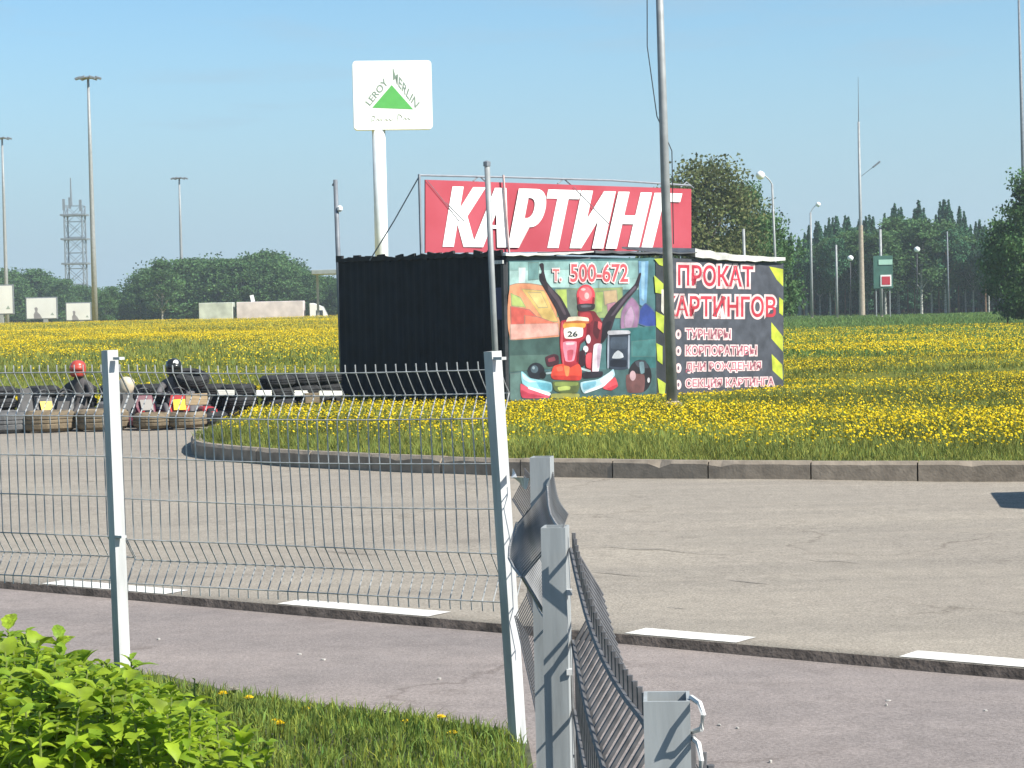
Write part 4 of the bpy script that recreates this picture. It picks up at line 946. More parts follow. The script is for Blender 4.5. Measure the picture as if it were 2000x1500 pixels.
def make_driver(kart, suit, helmet_m, visor_m, label, mark=None):
    """seated driver: one skinned body, helmet as a child"""
    J = []; E = []; RD = []
    def j(p, r, parent=None):
        J.append(p); RD.append(r)
        if parent is not None: E.append((parent, len(J) - 1))
        return len(J) - 1
    pel = j((0, .10, .22), .135); w_ = j((0, .14, .36), .125, pel); ch = j((0, .16, .55), .145, w_); nk0 = j((0, .15, .70), .10, ch); nk = j((0, .13, .78), .062, nk0); hd = j((0, .12, .90), .085, nk); j((0, .12, .98), .07, hd)
    for s in (-1, 1):
        sh = j((s * .17, .15, .66), .072, nk0); el = j((s * .29, -.06, .50), .046, sh); wr = j((s * .155, -.27, .50), .032, el); hn = j((s * .138, -.315, .515), .034, wr)
        for q, ln in ((-.018, .045), (-.006, .052), (.006, .050), (.018, .040)):
            f0 = j((s * (.142 + q * .4), -.355, .53 + q * 1.3), .0095, hn); j((s * (.132 + q * .4), -.372, .505 + q), .009, f0)
        j((s * .105, -.305, .525), .0095, hn)
        hp = j((s * .09, .02, .19), .095, pel); kn = j((s * .20, -.36, .34), .066, hp); an = j((s * .19, -.66, .14), .042, kn); ft = j((s * .19, -.72, .13), .042, an); j((s * .19, -.80, .22), .03, ft)
    me = bpy.data.meshes.new('person'); me.from_pydata(J, E, []); me.materials.append(suit)
    o = bpy.data.objects.new('person', me); col.objects.link(o); o.location = kart.location; o.rotation_euler = kart.rotation_euler
    sk = o.modifiers.new('skin', 'SKIN'); sk.use_smooth_shade = True
    for i, v in enumerate(me.skin_vertices[0].data): v.radius = (RD[i], RD[i] * (0.82 if i in (1, 2) else 1)); v.use_root = (i == 0)
    ss = o.modifiers.new('sub', 'SUBSURF'); ss.levels = 1; ss.render_levels = 1
    tag(o, label, 'person')
    hc = (0, .10, .935)
    # helmet: rounded shell, flat-cut base, chin bar
    prof = [(.085, -.135), (.118, -.11), (.130, -.03), (.132, .03), (.118, .085), (.085, .12), (.04, .138), (.004, .142)]
    h = MB().lathe(prof, 20, hc)
    h.v = [(x, (y - .10) * 1.12 + .10 - (.03 if z < .89 and y < .10 else 0), z) for x, y, z in h.v]
    he = h.build('helmet', helmet_m, o, smooth=True)
    V = []; F = []
    for i in range(9):
        a = R(-90 + -62 + 124 * i / 8); 
        for zz_, rr_ in ((-.035, .139), (.012, .141), (.055, .134)): V.append((rr_ * math.cos(a), .10 + 1.12 * rr_ * math.sin(a), hc[2] + zz_))
    for i in range(8):
        for q in range(2): F.append((i * 3 + q, i * 3 + q + 3, i * 3 + q + 4, i * 3 + q + 1))
    v = MB().add(V, F).build('visor', visor_m, he, smooth=True); v.modifiers.new('thick', 'SOLIDIFY').thickness = .004
    if mark: MB().lathe([(.045, 0), (.03, .015), (.004, .02)], 12, (0.02, -.035, hc[2] + .075), axis='y').build('helmet_patch', mark, he)
    return o
M_kred = mat('kart_red_plastic', (0.42, 0.035, 0.035), 0.4, 0.1, 5)
M_kpur = mat('kart_plum_plastic', (0.12, 0.02, 0.04), 0.45, 0.1, 5)
M_kblk = mat('kart_black_plastic', (0.025, 0.027, 0.03), 0.45, 0.15, 5)
M_yel = mat('yellow_plate', (0.72, 0.46, 0.02), 0.5, 0.05, 5)
M_wpl = mat('white_plate', (0.13, 0.12, 0.11), 0.5, 0.05, 5)
def kpos(px, y): return Vector((at_y(px, 800, y).x, y, 0.012))
k1 = make_kart(kpos(66, 35.5), R(35), M_kblk, M_yel, 'black kart with yellow number plate behind the large tan tyre')
k2 = make_kart(kpos(150, 35.5), R(-12), M_kblk, M_wpl, 'dark kart carrying the red-helmeted driver')
k3 = make_kart(kpos(264, 35.3), R(30), M_kpur, M_wpl, 'plum coloured kart without a driver, right of the fence post')
k4 = make_kart(kpos(343, 35.2), R(16), M_kred, M_yel, 'bright red kart with yellow number plate')
M_suit1 = mat('charcoal_suit', (0.075, 0.07, 0.07), 0.9, 0.15, 8); M_suit2 = mat('grey_suit', (0.11, 0.105, 0.11), 0.9, 0.15, 8)
M_hred = mat('red_helmet', (0.42, 0.06, 0.04), 0.35, 0.1, 4, coat=.4); M_hblk = mat('black_helmet', (0.016, 0.017, 0.016), 0.3, 0.1, 4, coat=.4)
make_driver(k2, M_suit1, M_hred, M_hred, 'kart driver in charcoal suit and red helmet, hands on the wheel')
make_driver(k4, M_suit2, M_hblk, M_hblk, 'kart driver in grey suit and black helmet with a white patch', mark=M_white)
hb = MB().lathe([(.085, 0), (.118, .02), (.130, .10), (.132, .16), (.118, .215), (.085, .25), (.04, .268), (.004, .272)], 18).build('helmet', mat('cream_helmet', (.55, .48, .36), .4, .08, 4), smooth=True)
hb.location = Vector((at_y(243, 752, 34.7).x, 34.7, at_y(243, 768, 34.7).z)); hb.rotation_euler = (.2, .2, .4); tag(hb, 'cream helmet resting above the plum kart beside the fence post', 'helmet')

# ================================================================= vehicles
M_carw = mat('car_white', (.70, .70, .68), .3, .03, 2, coat=.5); M_cars = mat('car_silver', (.42, .43, .44), .3, .03, 2, metal=.4, coat=.5)
M_card = mat('car_dark', (.03, .025, .025), .3, .05, 2, coat=.5); M_carr = mat('car_red', (.30, .03, .03), .3, .05, 2, coat=.5)
M_lamp = mat('lamp_glass', (.8, .8, .78), .15, .02, 2)
def make_car(loc, rz, paint, label, group=None):
    c = empty('car', loc, rz); tag(c, label, 'car', group)
    W_ = .86
    def sect(poly, w0, name, m, par, inset):
        n = len(poly); V = []
        for s in (-1, 1):
            for (y, z) in poly: V.append((s * (w0 - inset * max(0, z - .80)), y, z))
        F = [tuple(range(n)), tuple(range(2 * n - 1, n - 1, -1))] + [(i, n + i, n + (i + 1) % n, (i + 1) % n) for i in range(n)]
        return MB().add(V, F).build(name, m, par, bevel=.04)
    body = sect([(-2.05, .28), (-2.1, .55), (-2.0, .74), (-1.1, .90), (-.55, 1.36), (-.1, 1.46), (.8, 1.45), (1.55, 1.02), (2.05, .95), (2.12, .60), (2.05, .28)], W_, 'body', paint, c, .30)
    for s in (-1, 1):
        xs_ = lambda z: s * (W_ - .30 * max(0, z - .80) + .006)
        for poly in ([(-.92, .93), (-.48, 1.31), (.0, 1.37), (.0, .95)], [(.06, .95), (.06, 1.37), (.72, 1.36), (1.2, 1.06), (1.15, .96)]):
            V = [(xs_(z), y, z) for y, z in poly]; MB().add(V, [tuple(range(len(V)))]).build('window', M_glass, body)
        MB().box((s * .62, -2.07, .62), (.32, .08, .14)).build('headlight', M_lamp, body, bevel=.02)
        MB().box((s * .68, 2.09, .72), (.24, .06, .16)).build('tail_light', M_carr, body, bevel=.02)
        MB().box((s * (W_ + .07), -.68, .98), (.14, .10, .11)).build('mirror', paint, body, bevel=.02)
        for y in (-1.28, 1.30):
            wh = empty('wheel', (s * (W_ - .10), y, .31), 0, c)
            MB().lathe([(.20, -.10), (.29, -.10), (.31, -.06), (.31, .06), (.29, .10), (.20, .10)], 20, axis='x').build('tyre', M_black, wh)
            MB().lathe([(.05, -.11), (.20, -.09), (.20, .09), (.05, .11)], 14, axis='x').build('rim', M_cars, wh)
    V = [(-.66, -1.06, .93), (.66, -1.06, .93), (.58, -.585, 1.345), (-.58, -.585, 1.345)]; V = [(x, y - .012, z + .012) for x, y, z in V]
    MB().add(V, [(0, 1, 2, 3)]).build('windscreen', M_glass, body)
    V = [(-.6, 1.50, 1.06), (.6, 1.50, 1.06), (.56, .88, 1.42), (-.56, .88, 1.42)]; V = [(x, y + .012, z + .014) for x, y, z in V]
    MB().add(V, [(0, 1, 2, 3)]).build('rear_window', M_glass, body)
    return c
YC = 262
def far_z(px, y): p = at_y(px, 620, y); return Vector((p.x, y, float(field_z(p.x, y)) + 0.01))
c0 = make_car(far_z(40, 250), R(84), M_carr, 'red car below the large billboard at the left edge')
for px, m_, rz, lab in ((72, M_card, 88, 'dark car below the second billboard from the left'), (133, M_cars, 93, 'silver car left of the tall floodlight mast, under the smallest billboard'), (161, M_carw, 92, 'white car just left of the tall floodlight mast'),
                        (238, M_card, 90, 'dark car far off right of the tall floodlight mast'), (408, M_carw, 91, 'left one of two white cars before the long lorry'), (436, M_carw, 90, 'right one of two white cars before the long lorry')):
    t = copy_tree(c0); p = far_z(px, 252); t.location = p; t.rotation_euler = (0, 0, R(rz)); tag(t, lab, 'car')
    for ch in t.children_recursive:
        if ch.name.startswith(('body', 'mirror')):
            ch.data = ch.data.copy(); ch.data.materials.clear(); ch.data.materials.append(m_)
# car parked just outside the right edge, only its shadow reaches the picture
make_car(Vector((7.15, 18.15, 0.02)), R(80), M_cars, 'silver car parked outside the right edge, casting the dark shadow on the road')

# lorry
lz = far_z(515, 285); lor = empty('lorry', lz, R(-90)); tag(lor, 'long lorry with faded pinkish trailer and white cab beyond the yellow field', 'lorry')
SPX = FPX / 285
M_tr1 = mat('faded_pink_curtain', (.56, .50, .50), .7, .12, .7); M_tr2 = mat('faded_green_curtain', (.46, .50, .44), .7, .16, .7)
L1 = 130 / SPX; L2 = 66 / SPX; top = 3.85
MB().box((0, 1.0, (top + 1.1) / 2), (2.5, L1, top - 1.1)).build('trailer_box', M_tr1, lor, bevel=.05)
MB().box((0, 1.0 - L1 / 2 - .5 - L2 / 2, (top + 1.05) / 2), (2.5, L2, top - 1.05)).build('trailer_box', M_tr2, lor, bevel=.05)
MB().box((0, -.6, 1.0), (2.3, L1 + L2 + 1, .22)).build('chassis', M_dark, lor)
for yb_ in (1 + L1 / 2 - .8, 1 + L1 / 2 - 2.1, -L1 / 2 + 1.2, -L1 / 2 - 1.6, -L1 / 2 - 3.0):
    for s in (-1, 1): MB().lathe([(.2, -.16), (.48, -.16), (.50, 0), (.48, .16), (.2, .16)], 14, (s * 1.05, yb_, .52), axis='x').build('wheel', M_black, lor)
yc = 1 + L1 / 2 + .9
MB().prism([(yc - .1, .7), (yc + 2.1, .7), (yc + 2.2, 1.7), (yc + 1.6, 3.0), (yc + .4, 3.5), (yc - .1, 3.5)], -1.2, 1.2, 'x').build('cab', M_carw, lor, bevel=.05)
for s in (-1, 1):
    MB().box((s * 1.215, yc + 1.2, 2.15), (.01, .9, .75)).build('window', M_glass, lor)
    MB().lathe([(.2, -.16), (.48, -.16), (.50, 0), (.48, .16), (.2, .16)], 14, (s * 1.05, yc + 1.1, .52), axis='x').build('wheel', M_black, lor)
MB().box((-.6, -1.5, top + .45), (.12, .5, .9), Matrix.Rotation(R(12), 3, 'X')).build('roof_flap', M_white, lor)

# ================================================================= billboards, masts, tower
def billboard(px0, px1, y0, y1, d, label):
    a = at_y(px0, y0, d); b_ = at_y(px1, y1, d); W_ = b_.x - a.x; H_ = a.z - b_.z; xc = (a.x + b_.x) / 2
    zg = float(field_z(xc, d)); o = empty('billboard', (xc, d, zg)); tag(o, label, 'billboard')
    zc = (a.z + b_.z) / 2 - zg
    MB().box((0, 0, zc), (W_, .35, H_)).build('frame', M_pole, o, bevel=.03)
    pn = MB().box((0, -.19, zc), (W_ - .25, .03, H_ - .25)).build('poster_sheet', mat('pale_poster', (.62, .63, .62), .6, .05, .5), o)
    MB().box((W_ * .12, .05, (zc - H_ / 2) / 2), (.55, .45, zc - H_ / 2)).build('leg', M_pale_pole, o)
    g_ = mat('poster_grey', (.22, .21, .22), .6, .1, 1)
    fig = [(-.24, -.46), (.02, -.46), (-.05, -.28), (-.13, -.16), (-.11, -.02), (-.16, .06), (-.22, .02), (-.20, -.14), (-.25, -.28)]
    MB().add([(x * W_, -.212, zc + z * H_) for x, z in fig], [tuple(range(len(fig)))]).build('printed_figure', g_, pn)
    MB().add([(x * W_, -.212, zc + z * H_) for x, z in ((.28, -.32), (.40, -.32), (.34, -.20))], [(0, 1, 2)]).build('printed_mark', mat('poster_green_grey', (.25, .30, .26), .6, .1, 1), pn)
    return o
billboard(-42, 28, 557, 614, 240, 'largest pale billboard, cut by the left edge')
billboard(50, 113, 581, 623, 262, 'pale billboard with a grey figure, second from the left edge')
billboard(128, 179, 591, 626, 280, 'smallest pale billboard, just left of the tall floodlight mast')
def flood_mast(px_t, py_t, px_b, d, label, arms):
    t = at_y(px_t, py_t, d); b_ = at_y(px_b, 620, d); zg = float(field_z(b_.x, d)); b_.z = zg
    o = empty('floodlight_mast', b_); tag(o, label, 'light mast', 'floodlight masts of the car park'); v = t - b_
    MB().tube([Vector((0, 0, 0)), v * .35, v * .7, v], [.30, .25, .19, .12], 12).build('shaft', M_pale_pole, o, smooth=True)
    MB().lathe([(.15, .15), (.55, .05), (.55, -.05), (.2, -.12)], 14, v).build('crown_ring', M_pole, o)
    for a in arms:
        q = v + Vector((math.cos(R(a)) * 1.0, math.sin(R(a)) * .6, -.02))
        MB().tube([v, q], .04, 5).build('arm', M_pole, o)
        MB().box(q, (.62, .42, .24), Matrix.Rotation(R(18) * (1 if math.cos(R(a)) > 0 else -1), 3, 'Y')).build('floodlight', M_pole, o, bevel=.04)
    return o
flood_mast(172, 152, 186, 215, 'tallest floodlight mast, in front of the lattice tower', (0, 60, 120, 180, 240, 300))
flood_mast(4, 270, 14, 290, 'floodlight mast at the left edge of the picture', (0, 60, 120, 180, 240, 300))
flood_mast(350, 348, 357, 330, 'floodlight mast standing before the left wood', (0, 60, 120, 180, 240, 300))
# lattice tower
d = 430; tb = at_y(151, 600, d); zt_ = at_y(143, 347, d).z; hw = 17 * d / FPX
tw = empty('lattice_tower', (tb.x, d, -1.0)); tag(tw, 'grey lattice telecom tower with platforms behind the trees', 'tower')
zp = at_y(150, 402, d).z + 1
M_tow = mat('grey_tower_steel', (.16, .19, .22), .7, .1, 1)
lg = [(-hw, -hw), (hw, -hw), (hw, hw), (-hw, hw)]
for (x, y) in lg: MB().tube([(x * 1.05, y * 1.05, 0), (x, y, zp)], .15, 5).build('leg', M_tow, tw)
lev = np.linspace(0, zp, 9)
for i in range(8):
    br = MB()
    for q in range(4):
        (xa, ya), (xb, yb_) = lg[q], lg[(q + 1) % 4]
        br.tube([(xa, ya, lev[i]), (xb, yb_, lev[i + 1])], .05, 4); br.tube([(xb, yb_, lev[i]), (xa, ya, lev[i + 1])], .05, 4); br.tube([(xa, ya, lev[i + 1]), (xb, yb_, lev[i + 1])], .05, 4)
    o = br.build('bracing', M_tow, tw); o['kind'] = 'stuff'
for py in (420, 467, 515):
    z = at_y(150, py, d).z + 1
    MB().box((0, 0, z), (hw * 2.9, hw * 2.4, .35)).build('platform', M_tow, tw)
for x, hh in ((-hw, 1.2), (-hw * .3, 1.5), (hw * .9, 1.0)):
    MB().box((x, -hw, zp + hh - 1.0), (.5, .3, 2.2)).build('antenna', M_tow, tw)
MB().tube([(-hw * .35, 0, zp), (-hw * .35, 0, zt_ + 1)], .28, 5, r1=.10).build('spire', M_tow, tw)

# flat filling-station canopy left of the kiosk
d = 240; a = at_y(612, 527, d); b_ = at_y(690, 536, d); zg = -0.5
cn = empty('canopy', ((a.x + b_.x) / 2, d, zg)); tag(cn, 'flat grey canopy roof beside the left end of the kiosk', 'canopy')
MB().box((0, 0, (a.z + b_.z) / 2 - zg), (b_.x - a.x, 5, .5)).build('roof', mat('canopy_grey', (.22, .25, .25), .7, .1, 2), cn, bevel=.05)
for x in (-1.8, 1.8): MB().box((x, 0, ((a.z + b_.z) / 2 - zg) / 2 - .15), (.25, .25, (a.z + b_.z) / 2 - zg - .3)).build('column', M_pale_pole, cn)

# ---- right-hand lamps, poles and signs
def gbase(px, d):
    p = at_y(px, 615, d); p.z = float(field_z(p.x, d)) - .02; return p
def hook_lamp(pxb, pxt, pyt, hx, hy, d, r, label):
    b_ = gbase(pxb, d); t = at_y(pxt, pyt, d); h = at_y(hx, hy, d)
    def ex(o, v):
        hv = h - b_; MB().tube([v, v + (hv - v) * .25 + Vector((0, 0, .12)), v + (hv - v) * .6 + Vector((0, 0, .15)), hv], .035, 6).build('bracket', M_pale_pole, o)
        MB().lathe([(.03, .22), (.20, .12), (.24, -.02), (.16, -.18), (.03, -.24)], 14, hv).build('lamp_head', mat('bright_lamp_glass', (.85, .87, .88), .2, .02, 2), o, smooth=True)
    return pole('street_lamp', b_, t, r, r * .6, M_pale_pole, label, 'lamp post', extra=ex, n=8)
pole('post', gbase(1458, 62), at_y(1452, 447, 62), .05, .04, M_pale_pole, 'short pale pole rising behind the right half of the kiosk roof', 'pole')
hook_lamp(1519, 1508, 360, 1485, 342, 110, .085, 'curved lamp post with white head rising behind the right end of kiosk')
hook_lamp(1586, 1583, 415, 1598, 399, 200, .14, 'lamp post with white head standing before the wood, right of kiosk')
d = 212; b_ = gbase(1684, d)
def tallx(o, v):
    MB().tube([v, v + (at_y(1676, 150, d) - at_y(1677, 238, d))], .05, 6, r1=.02).build('spire', M_pole, o)
    a0 = at_y(1681, 345, d) - b_; a1 = at_y(1712, 321, d) - b_; MB().tube([a0, a1], .03, 5).build('bracket', M_pole, o)
    MB().box(a1, (.9, .3, .16), Matrix.Rotation(R(-38), 3, 'Y')).build('lamp_head', M_pole, o, bevel=.03)
    MB().tube([Vector((0, 0, 0)), (at_y(1681, 440, d) - b_)], .30, 10, r1=.22).build('lower_sleeve', M_conc, o)
pole('mast', b_, at_y(1677, 238, d), .20, .11, M_pale_pole, 'very tall mast with tan lower half and one lamp arm, right of kiosk', 'mast', extra=tallx)
pole('mast', gbase(2006, 205), at_y(1989, -30, 205), .26, .10, M_pole, 'thin dark mast at the right edge of the picture', 'mast')
pole('post', gbase(1722, 190), at_y(1719, 448, 190), .14, .12, M_pale_pole, 'pale post standing in front of the green and red sign', 'pole')
pole('post', gbase(1635, 195), at_y(1633, 478, 195), .12, .09, M_pale_pole, 'thin pale post before the wood, left of the tall tan mast', 'pole')
pole('post', gbase(1853, 205), at_y(1850, 452, 205), .09, .06, M_pole, 'faint thin pole before the wood near the right edge', 'pole')
def globe_lamp(px, py, d, label):
    b_ = gbase(px, d); t = at_y(px, py, d)
    return pole('street_lamp', b_, t, .06, .05, M_dark, label, 'lamp post', extra=lambda o, v: MB().lathe([(.03, .3), (.22, .22), (.30, .05), (.22, -.15), (.08, -.22)], 12, v).build('lamp_globe', mat('bright_lamp_glass', (.85, .87, .88), .2, .02, 2), o, smooth=True), n=6)
globe_lamp(1661, 505, 200, 'dark lamp post with round white globe just left of the tan mast')
globe_lamp(1791, 488, 200, 'dark lamp post with round white globe right of the green sign')
d = 188; a = at_y(1705, 500, d); b_ = at_y(1744, 563, d); gb = gbase(1725, d + .6)
sg = empty('road_sign', Vector((gb.x, d, gb.z))); tag(sg, 'green board with a red and white plate in front of the wood', 'sign')
xc = (a.x + b_.x) / 2 - gb.x; zc = (a.z + b_.z) / 2 - gb.z
MB().box((xc, 0, zc), (b_.x - a.x, .12, a.z - b_.z)).build('green_board', mat('sign_board_green', (.045, .13, .10), .6, .15, 1), sg, bevel=.02)
q = at_y(1730, 548, d); MB().box((q.x - gb.x, -.10, q.z - gb.z), (.95, .04, 1.0)).build('white_plate', M_white, sg)
MB().box((q.x - gb.x, -.135, q.z - gb.z), (.72, .03, .72)).build('red_plate', mat('sign_red', (.45, .03, .05), .5, .05, 1), sg)
q = at_y(1729, 512, d); MB().box((q.x - gb.x, -.10, q.z - gb.z), (1.2, .03, .45)).build('pale_strip', mat('sign_pale_green', (.35, .55, .45), .5, .05, 1), sg)
for x in (-.6, .6): MB().box((xc + x, .12, zc / 2), (.09, .09, zc)).build('leg', M_pale_pole, sg)
# dark red shelter and small pale hut far right
d = 232; a = at_y(1872, 562, d); b_ = at_y(1935, 592, d); gb = gbase(1903, d)
sh_ = empty('shelter', gb); tag(sh_, 'dark red shelter among the trunks near the right edge', 'shelter'); W_ = b_.x - a.x
M_dr = mat('dark_red_boards', (.09, .03, .03), .8, .15, 3)
MB().box((0, .6, a.z - gb.z - .35), (W_, .08, 1.4)).build('back_wall', M_dr, sh_); MB().box((0, 0, a.z - gb.z + .4), (W_ + .3, 1.8, .12)).build('roof', M_dr, sh_)
for x in (-W_ / 2 + .1, 0, W_ / 2 - .1): MB().box((x, -.5, (a.z - gb.z + .4) / 2), (.1, .1, a.z - gb.z + .3)).build('leg', M_dark, sh_)
d = 228; a = at_y(1558, 582, d); b_ = at_y(1577, 606, d); gb = gbase(1567, d); ht = empty('hut', gb); tag(ht, 'tiny pale hut beside the lamp post at the edge of the wood', 'hut')
MB().box((0, 0, (a.z - gb.z) / 2), (b_.x - a.x, 1.2, a.z - gb.z)).build('wall', mat('pale_hut', (.55, .58, .48), .8, .1, 2), ht); MB().box((0.05, -.63, .7), (.4, .05, 1.3)).build('door', M_dark, ht)

# ================================================================= trees
def leaf_mesh(name, P, size, r, tone, flat=0.0):
    """one quad per leaf clump, random orientation"""
    n = len(P); sz = size * r.uniform(.6, 1.35, n)
    a = r.normal(size=(n, 3)); a /= np.linalg.norm(a, axis=1)[:, None]
    b = r.normal(size=(n, 3)); b -= a * (a * b).sum(1)[:, None]; b /= np.linalg.norm(b, axis=1)[:, None]
    if flat: a[:, 2] *= (1 - flat); b[:, 2] *= (1 - flat)
    k = np.stack([P - a * sz[:, None] - b * sz[:, None] * .25, P - a * sz[:, None] * .1 - b * sz[:, None] * .8, P + a * sz[:, None] + b * sz[:, None] * .1, P + b * sz[:, None] * .75 - a * sz[:, None] * .2], 1).reshape(-1, 3)
    F = np.arange(4 * n).reshape(n, 4)
    c = np.repeat(tone, 4, axis=0)
    return np_mesh(name, k, F, c)
M_leaf = mat('broad_leaf', (.085, .165, .065), .8, .12, .6, spec=.15, trans=.30, attr='tint')
M_leaf2 = mat('olive_leaf', (.150, .175, .075), .8, .12, .6, spec=.15, trans=.30, attr='tint')
M_need = mat('needle', (.056, .145, .078), .85, .12, .6, spec=.15, trans=.15, attr='tint')
M_under = mat('brown_undergrowth', (.055, .060, .040), .9, .2, .6, spec=.1, trans=.1, attr='tint')
M_bark = mat('grey_bark', (.10, .085, .065), .95, .25, 6, .4)
M_birch = mat('birch_bark', (.42, .41, .37), .9, .4, 3, .2, stretch=(1, 1, 5))
M_pine = mat('pine_bark', (.20, .12, .07), .95, .25, 5, .4)
def broad_tree(seed, H, Wd, trunk_h, nclump, nleaf, lsize, shape=0.0):
    r = np.random.default_rng(seed); mb = MB()
    bend = r.normal(0, .02 * H, 2)
    tp = [Vector((bend[0] * t * t, bend[1] * t * t, H * .86 * t)) for t in (0, .25, .5, .75, 1)]
    mb.tube(tp, [.015 * H, .011 * H, .008 * H, .005 * H, .002 * H], 7)
    cen = []; 
    for i in range(nclump):
        t = r.uniform(0, 1) ** .8; z = trunk_h + (H - trunk_h) * t * .95
        prof = math.sin(math.pi * min(1, .16 + .80 * t ** (1 - .3 * shape))) ** .7
        a = r.uniform(0, 2 * math.pi); rad = Wd / 2 * prof * math.sqrt(r.uniform(.15, 1))
        c = Vector((rad * math.cos(a) + bend[0] * t, rad * math.sin(a) + bend[1] * t, z)); cen.append(c)
        if i % 3 == 0:
            z0 = max(trunk_h * .8, z - rad * .7 - .1 * H * r.uniform(0, 1)); k = z0 / (H * .86); s_ = Vector((bend[0] * k * k, bend[1] * k * k, z0))
            mb.tube([s_, s_.lerp(c, .5) + Vector((0, 0, .03 * H)), c], [.008 * H, .005 * H, .002 * H], 4, cap=False)
    P = []; T = []
    cs = Wd * .16
    for c in cen:
        m = max(4, int(nleaf / nclump * r.uniform(.5, 1.5))); s_ = cs * r.uniform(.6, 1.3)
        q = np.clip(r.normal(size=(m, 3)), -1.7, 1.7) * np.array([s_, s_, s_ * .62]) * .75; P.append(q + np.array(c)); tn = r.uniform(.70, 1.25)
        T.append(np.clip(tn + r.normal(0, .16, m), .4, 1.7))
    P = np.concatenate(P); T = np.concatenate(T); P = P[P[:, 2] > trunk_h * .7]; T = T[:len(P)]
    tone = np.stack([T * (1 + r.normal(0, .08, len(T))), T, T * .9], 1)
    return mb.mesh('trunk'), leaf_mesh('crown', P, lsize, r, tone)
def spruce(seed, H, Wd, nleaf, lsize):
    r = np.random.default_rng(seed); mb = MB().tube([(0, 0, 0), (0, 0, H * .5), (0, 0, H * .97)], [.018 * H, .01 * H, .003 * H], 6)
    nb = 40
    for i in range(nb):
        t = (i + .5) / nb; z = H * (.10 + .86 * t); L_ = Wd / 2 * (1 - t) ** .9; a = i * 2.4
        mb.tube([(0, 0, z), (L_ * math.cos(a) * .9, L_ * math.sin(a) * .9, z - L_ * .25)], .02, 3, cap=False)
    t = 1 - r.uniform(0, 1, nleaf) ** .6; ph = r.uniform(0, 6, 5); a = r.uniform(0, 2 * math.pi, nleaf)
    rm = Wd / 2 * (1 - t) ** .9 * (.72 + .22 * np.sin(t * 62 + 2 * a + ph[0]) + .12 * np.sin(3 * a + t * 20 + ph[1])) + .05
    rad = rm * r.uniform(.05, 1, nleaf) ** .5
    P = [np.stack([rad * np.cos(a), rad * np.sin(a), H * (.09 + .91 * t) - rad * .3], 1)]
    P = np.concatenate(P); T = np.clip(r.normal(1, .2, len(P)), .5, 1.6); return mb.mesh('trunk'), leaf_mesh('crown', P, lsize, r, np.stack([T, T, T], 1))
def reg(pair, bark, leaf):
    pair[0].materials.append(bark); pair[1].materials.append(leaf); return pair
T_broad = [reg(broad_tree(s, 10, 6.2, 1.0, 80, 9000, .15, .2 * (s % 3)), M_bark, M_leaf) for s in (1, 2, 3)]
T_big = [reg(broad_tree(21, 10, 6.6, 1.2, 75, 16000, .10), M_bark, M_leaf2), reg(broad_tree(22, 10, 5.6, 1.2, 70, 14000, .10, .4), M_bark, M_leaf)]
T_under = [reg(broad_tree(s, 10, 6.2, .5, 60, 5000, .2), M_bark, M_under) for s in (61, 62)]
T_birch = [reg(broad_tree(s, 10, 3.8, 3.3, 60, 6500, .13, .5), M_birch, M_leaf) for s in (31, 32)]
T_pine = [reg(broad_tree(s, 10, 3.6, 4.8, 40, 6000, .13), M_pine, M_need) for s in (41, 42)]
T_spruce = [reg(spruce(s, 10, 3.6, 8000, .11), M_bark, M_need) for s in (51, 52, 53)]
def put_tree(kind, x, y, h, wid, label, group, name, z=None, rz=None):
    r_ = rz if rz is not None else random.uniform(0, 6.28)
    o = empty(name, (x, y, (float(field_z(x, y)) if z is None else z) - .05), r_); tag(o, label, 'tree', group)
    s_ = h / 10; o.scale = (s_ * wid, s_ * wid, s_)
    for nm, me in zip(('trunk', 'crown'), kind):
        c = bpy.data.objects.new(nm, me); col.objects.link(c); c.parent = o
    return o
random.seed(23)
def tree_px(kind, px, pytop, d, wid, label, group, name, zb=None):
    b_ = at_y(px, 620, d); t = at_y(px, pytop, d); z = zb if zb is not None else float(field_z(b_.x, d)); return put_tree(kind, b_.x, d, (t.z - z) * 1.03, wid, label, group, name, z)
def where_left(px):
    for lim, t in ((45, 'behind the largest billboard'), (120, 'behind the second billboard'), (190, 'at the foot of the lattice tower'), (295, 'in the low stretch right of the tallest mast'), (390, 'around the third floodlight mast'), (500, 'behind the green half of the lorry'), (600, 'behind the pink half of the lorry'), (9999, 'beside the left end of the kiosk')):
        if px < lim: return t
def where_right(px):
    for lim, t in ((1590, 'behind the shorter lamp post'), (1650, 'just left of the globe lamp'), (1700, 'behind the tan mast'), (1750, 'behind the green sign'), (1815, 'around the second globe lamp'), (1865, 'behind the faint thin pole'), (1930, 'above the red shelter'), (9999, 'beside the big tree at right edge')):
        if px < lim: return t
ROWN = ('front-row', 'second-row', 'third-row', 'rearmost')
# left wood skyline (px, top)
def skyline(pts, x): return float(np.interp(x, [p[0] for p in pts], [p[1] for p in pts]))
SL_ = [(-60, 532), (30, 535), (80, 530), (110, 548), (150, 562), (200, 566), (250, 564), (285, 560), (300, 520), (318, 508), (332, 535), (352, 515), (395, 505), (450, 512), (490, 508), (520, 492), (545, 492), (575, 525), (620, 536), (670, 545), (720, 545)]
x = -50
while x < 720:
    for row in range(3):
        px = x + random.uniform(-7, 7) + row * 8; d = 305 + row * 14 + random.uniform(-5, 5) + (60 if px < 200 else 0)
        tp = skyline(SL_, px) + random.uniform(-5, 9) + (8 if row else 0)
        kd = random.choice(T_broad + T_broad + T_birch)
        tree_px(kd, px, tp, d, random.uniform(1.0, 1.4), ROWN[row] + ' broadleaf tree of the left wood, ' + where_left(px), 'trees of the left wood', 'broadleaf_tree', zb=-.6)
    x += 17
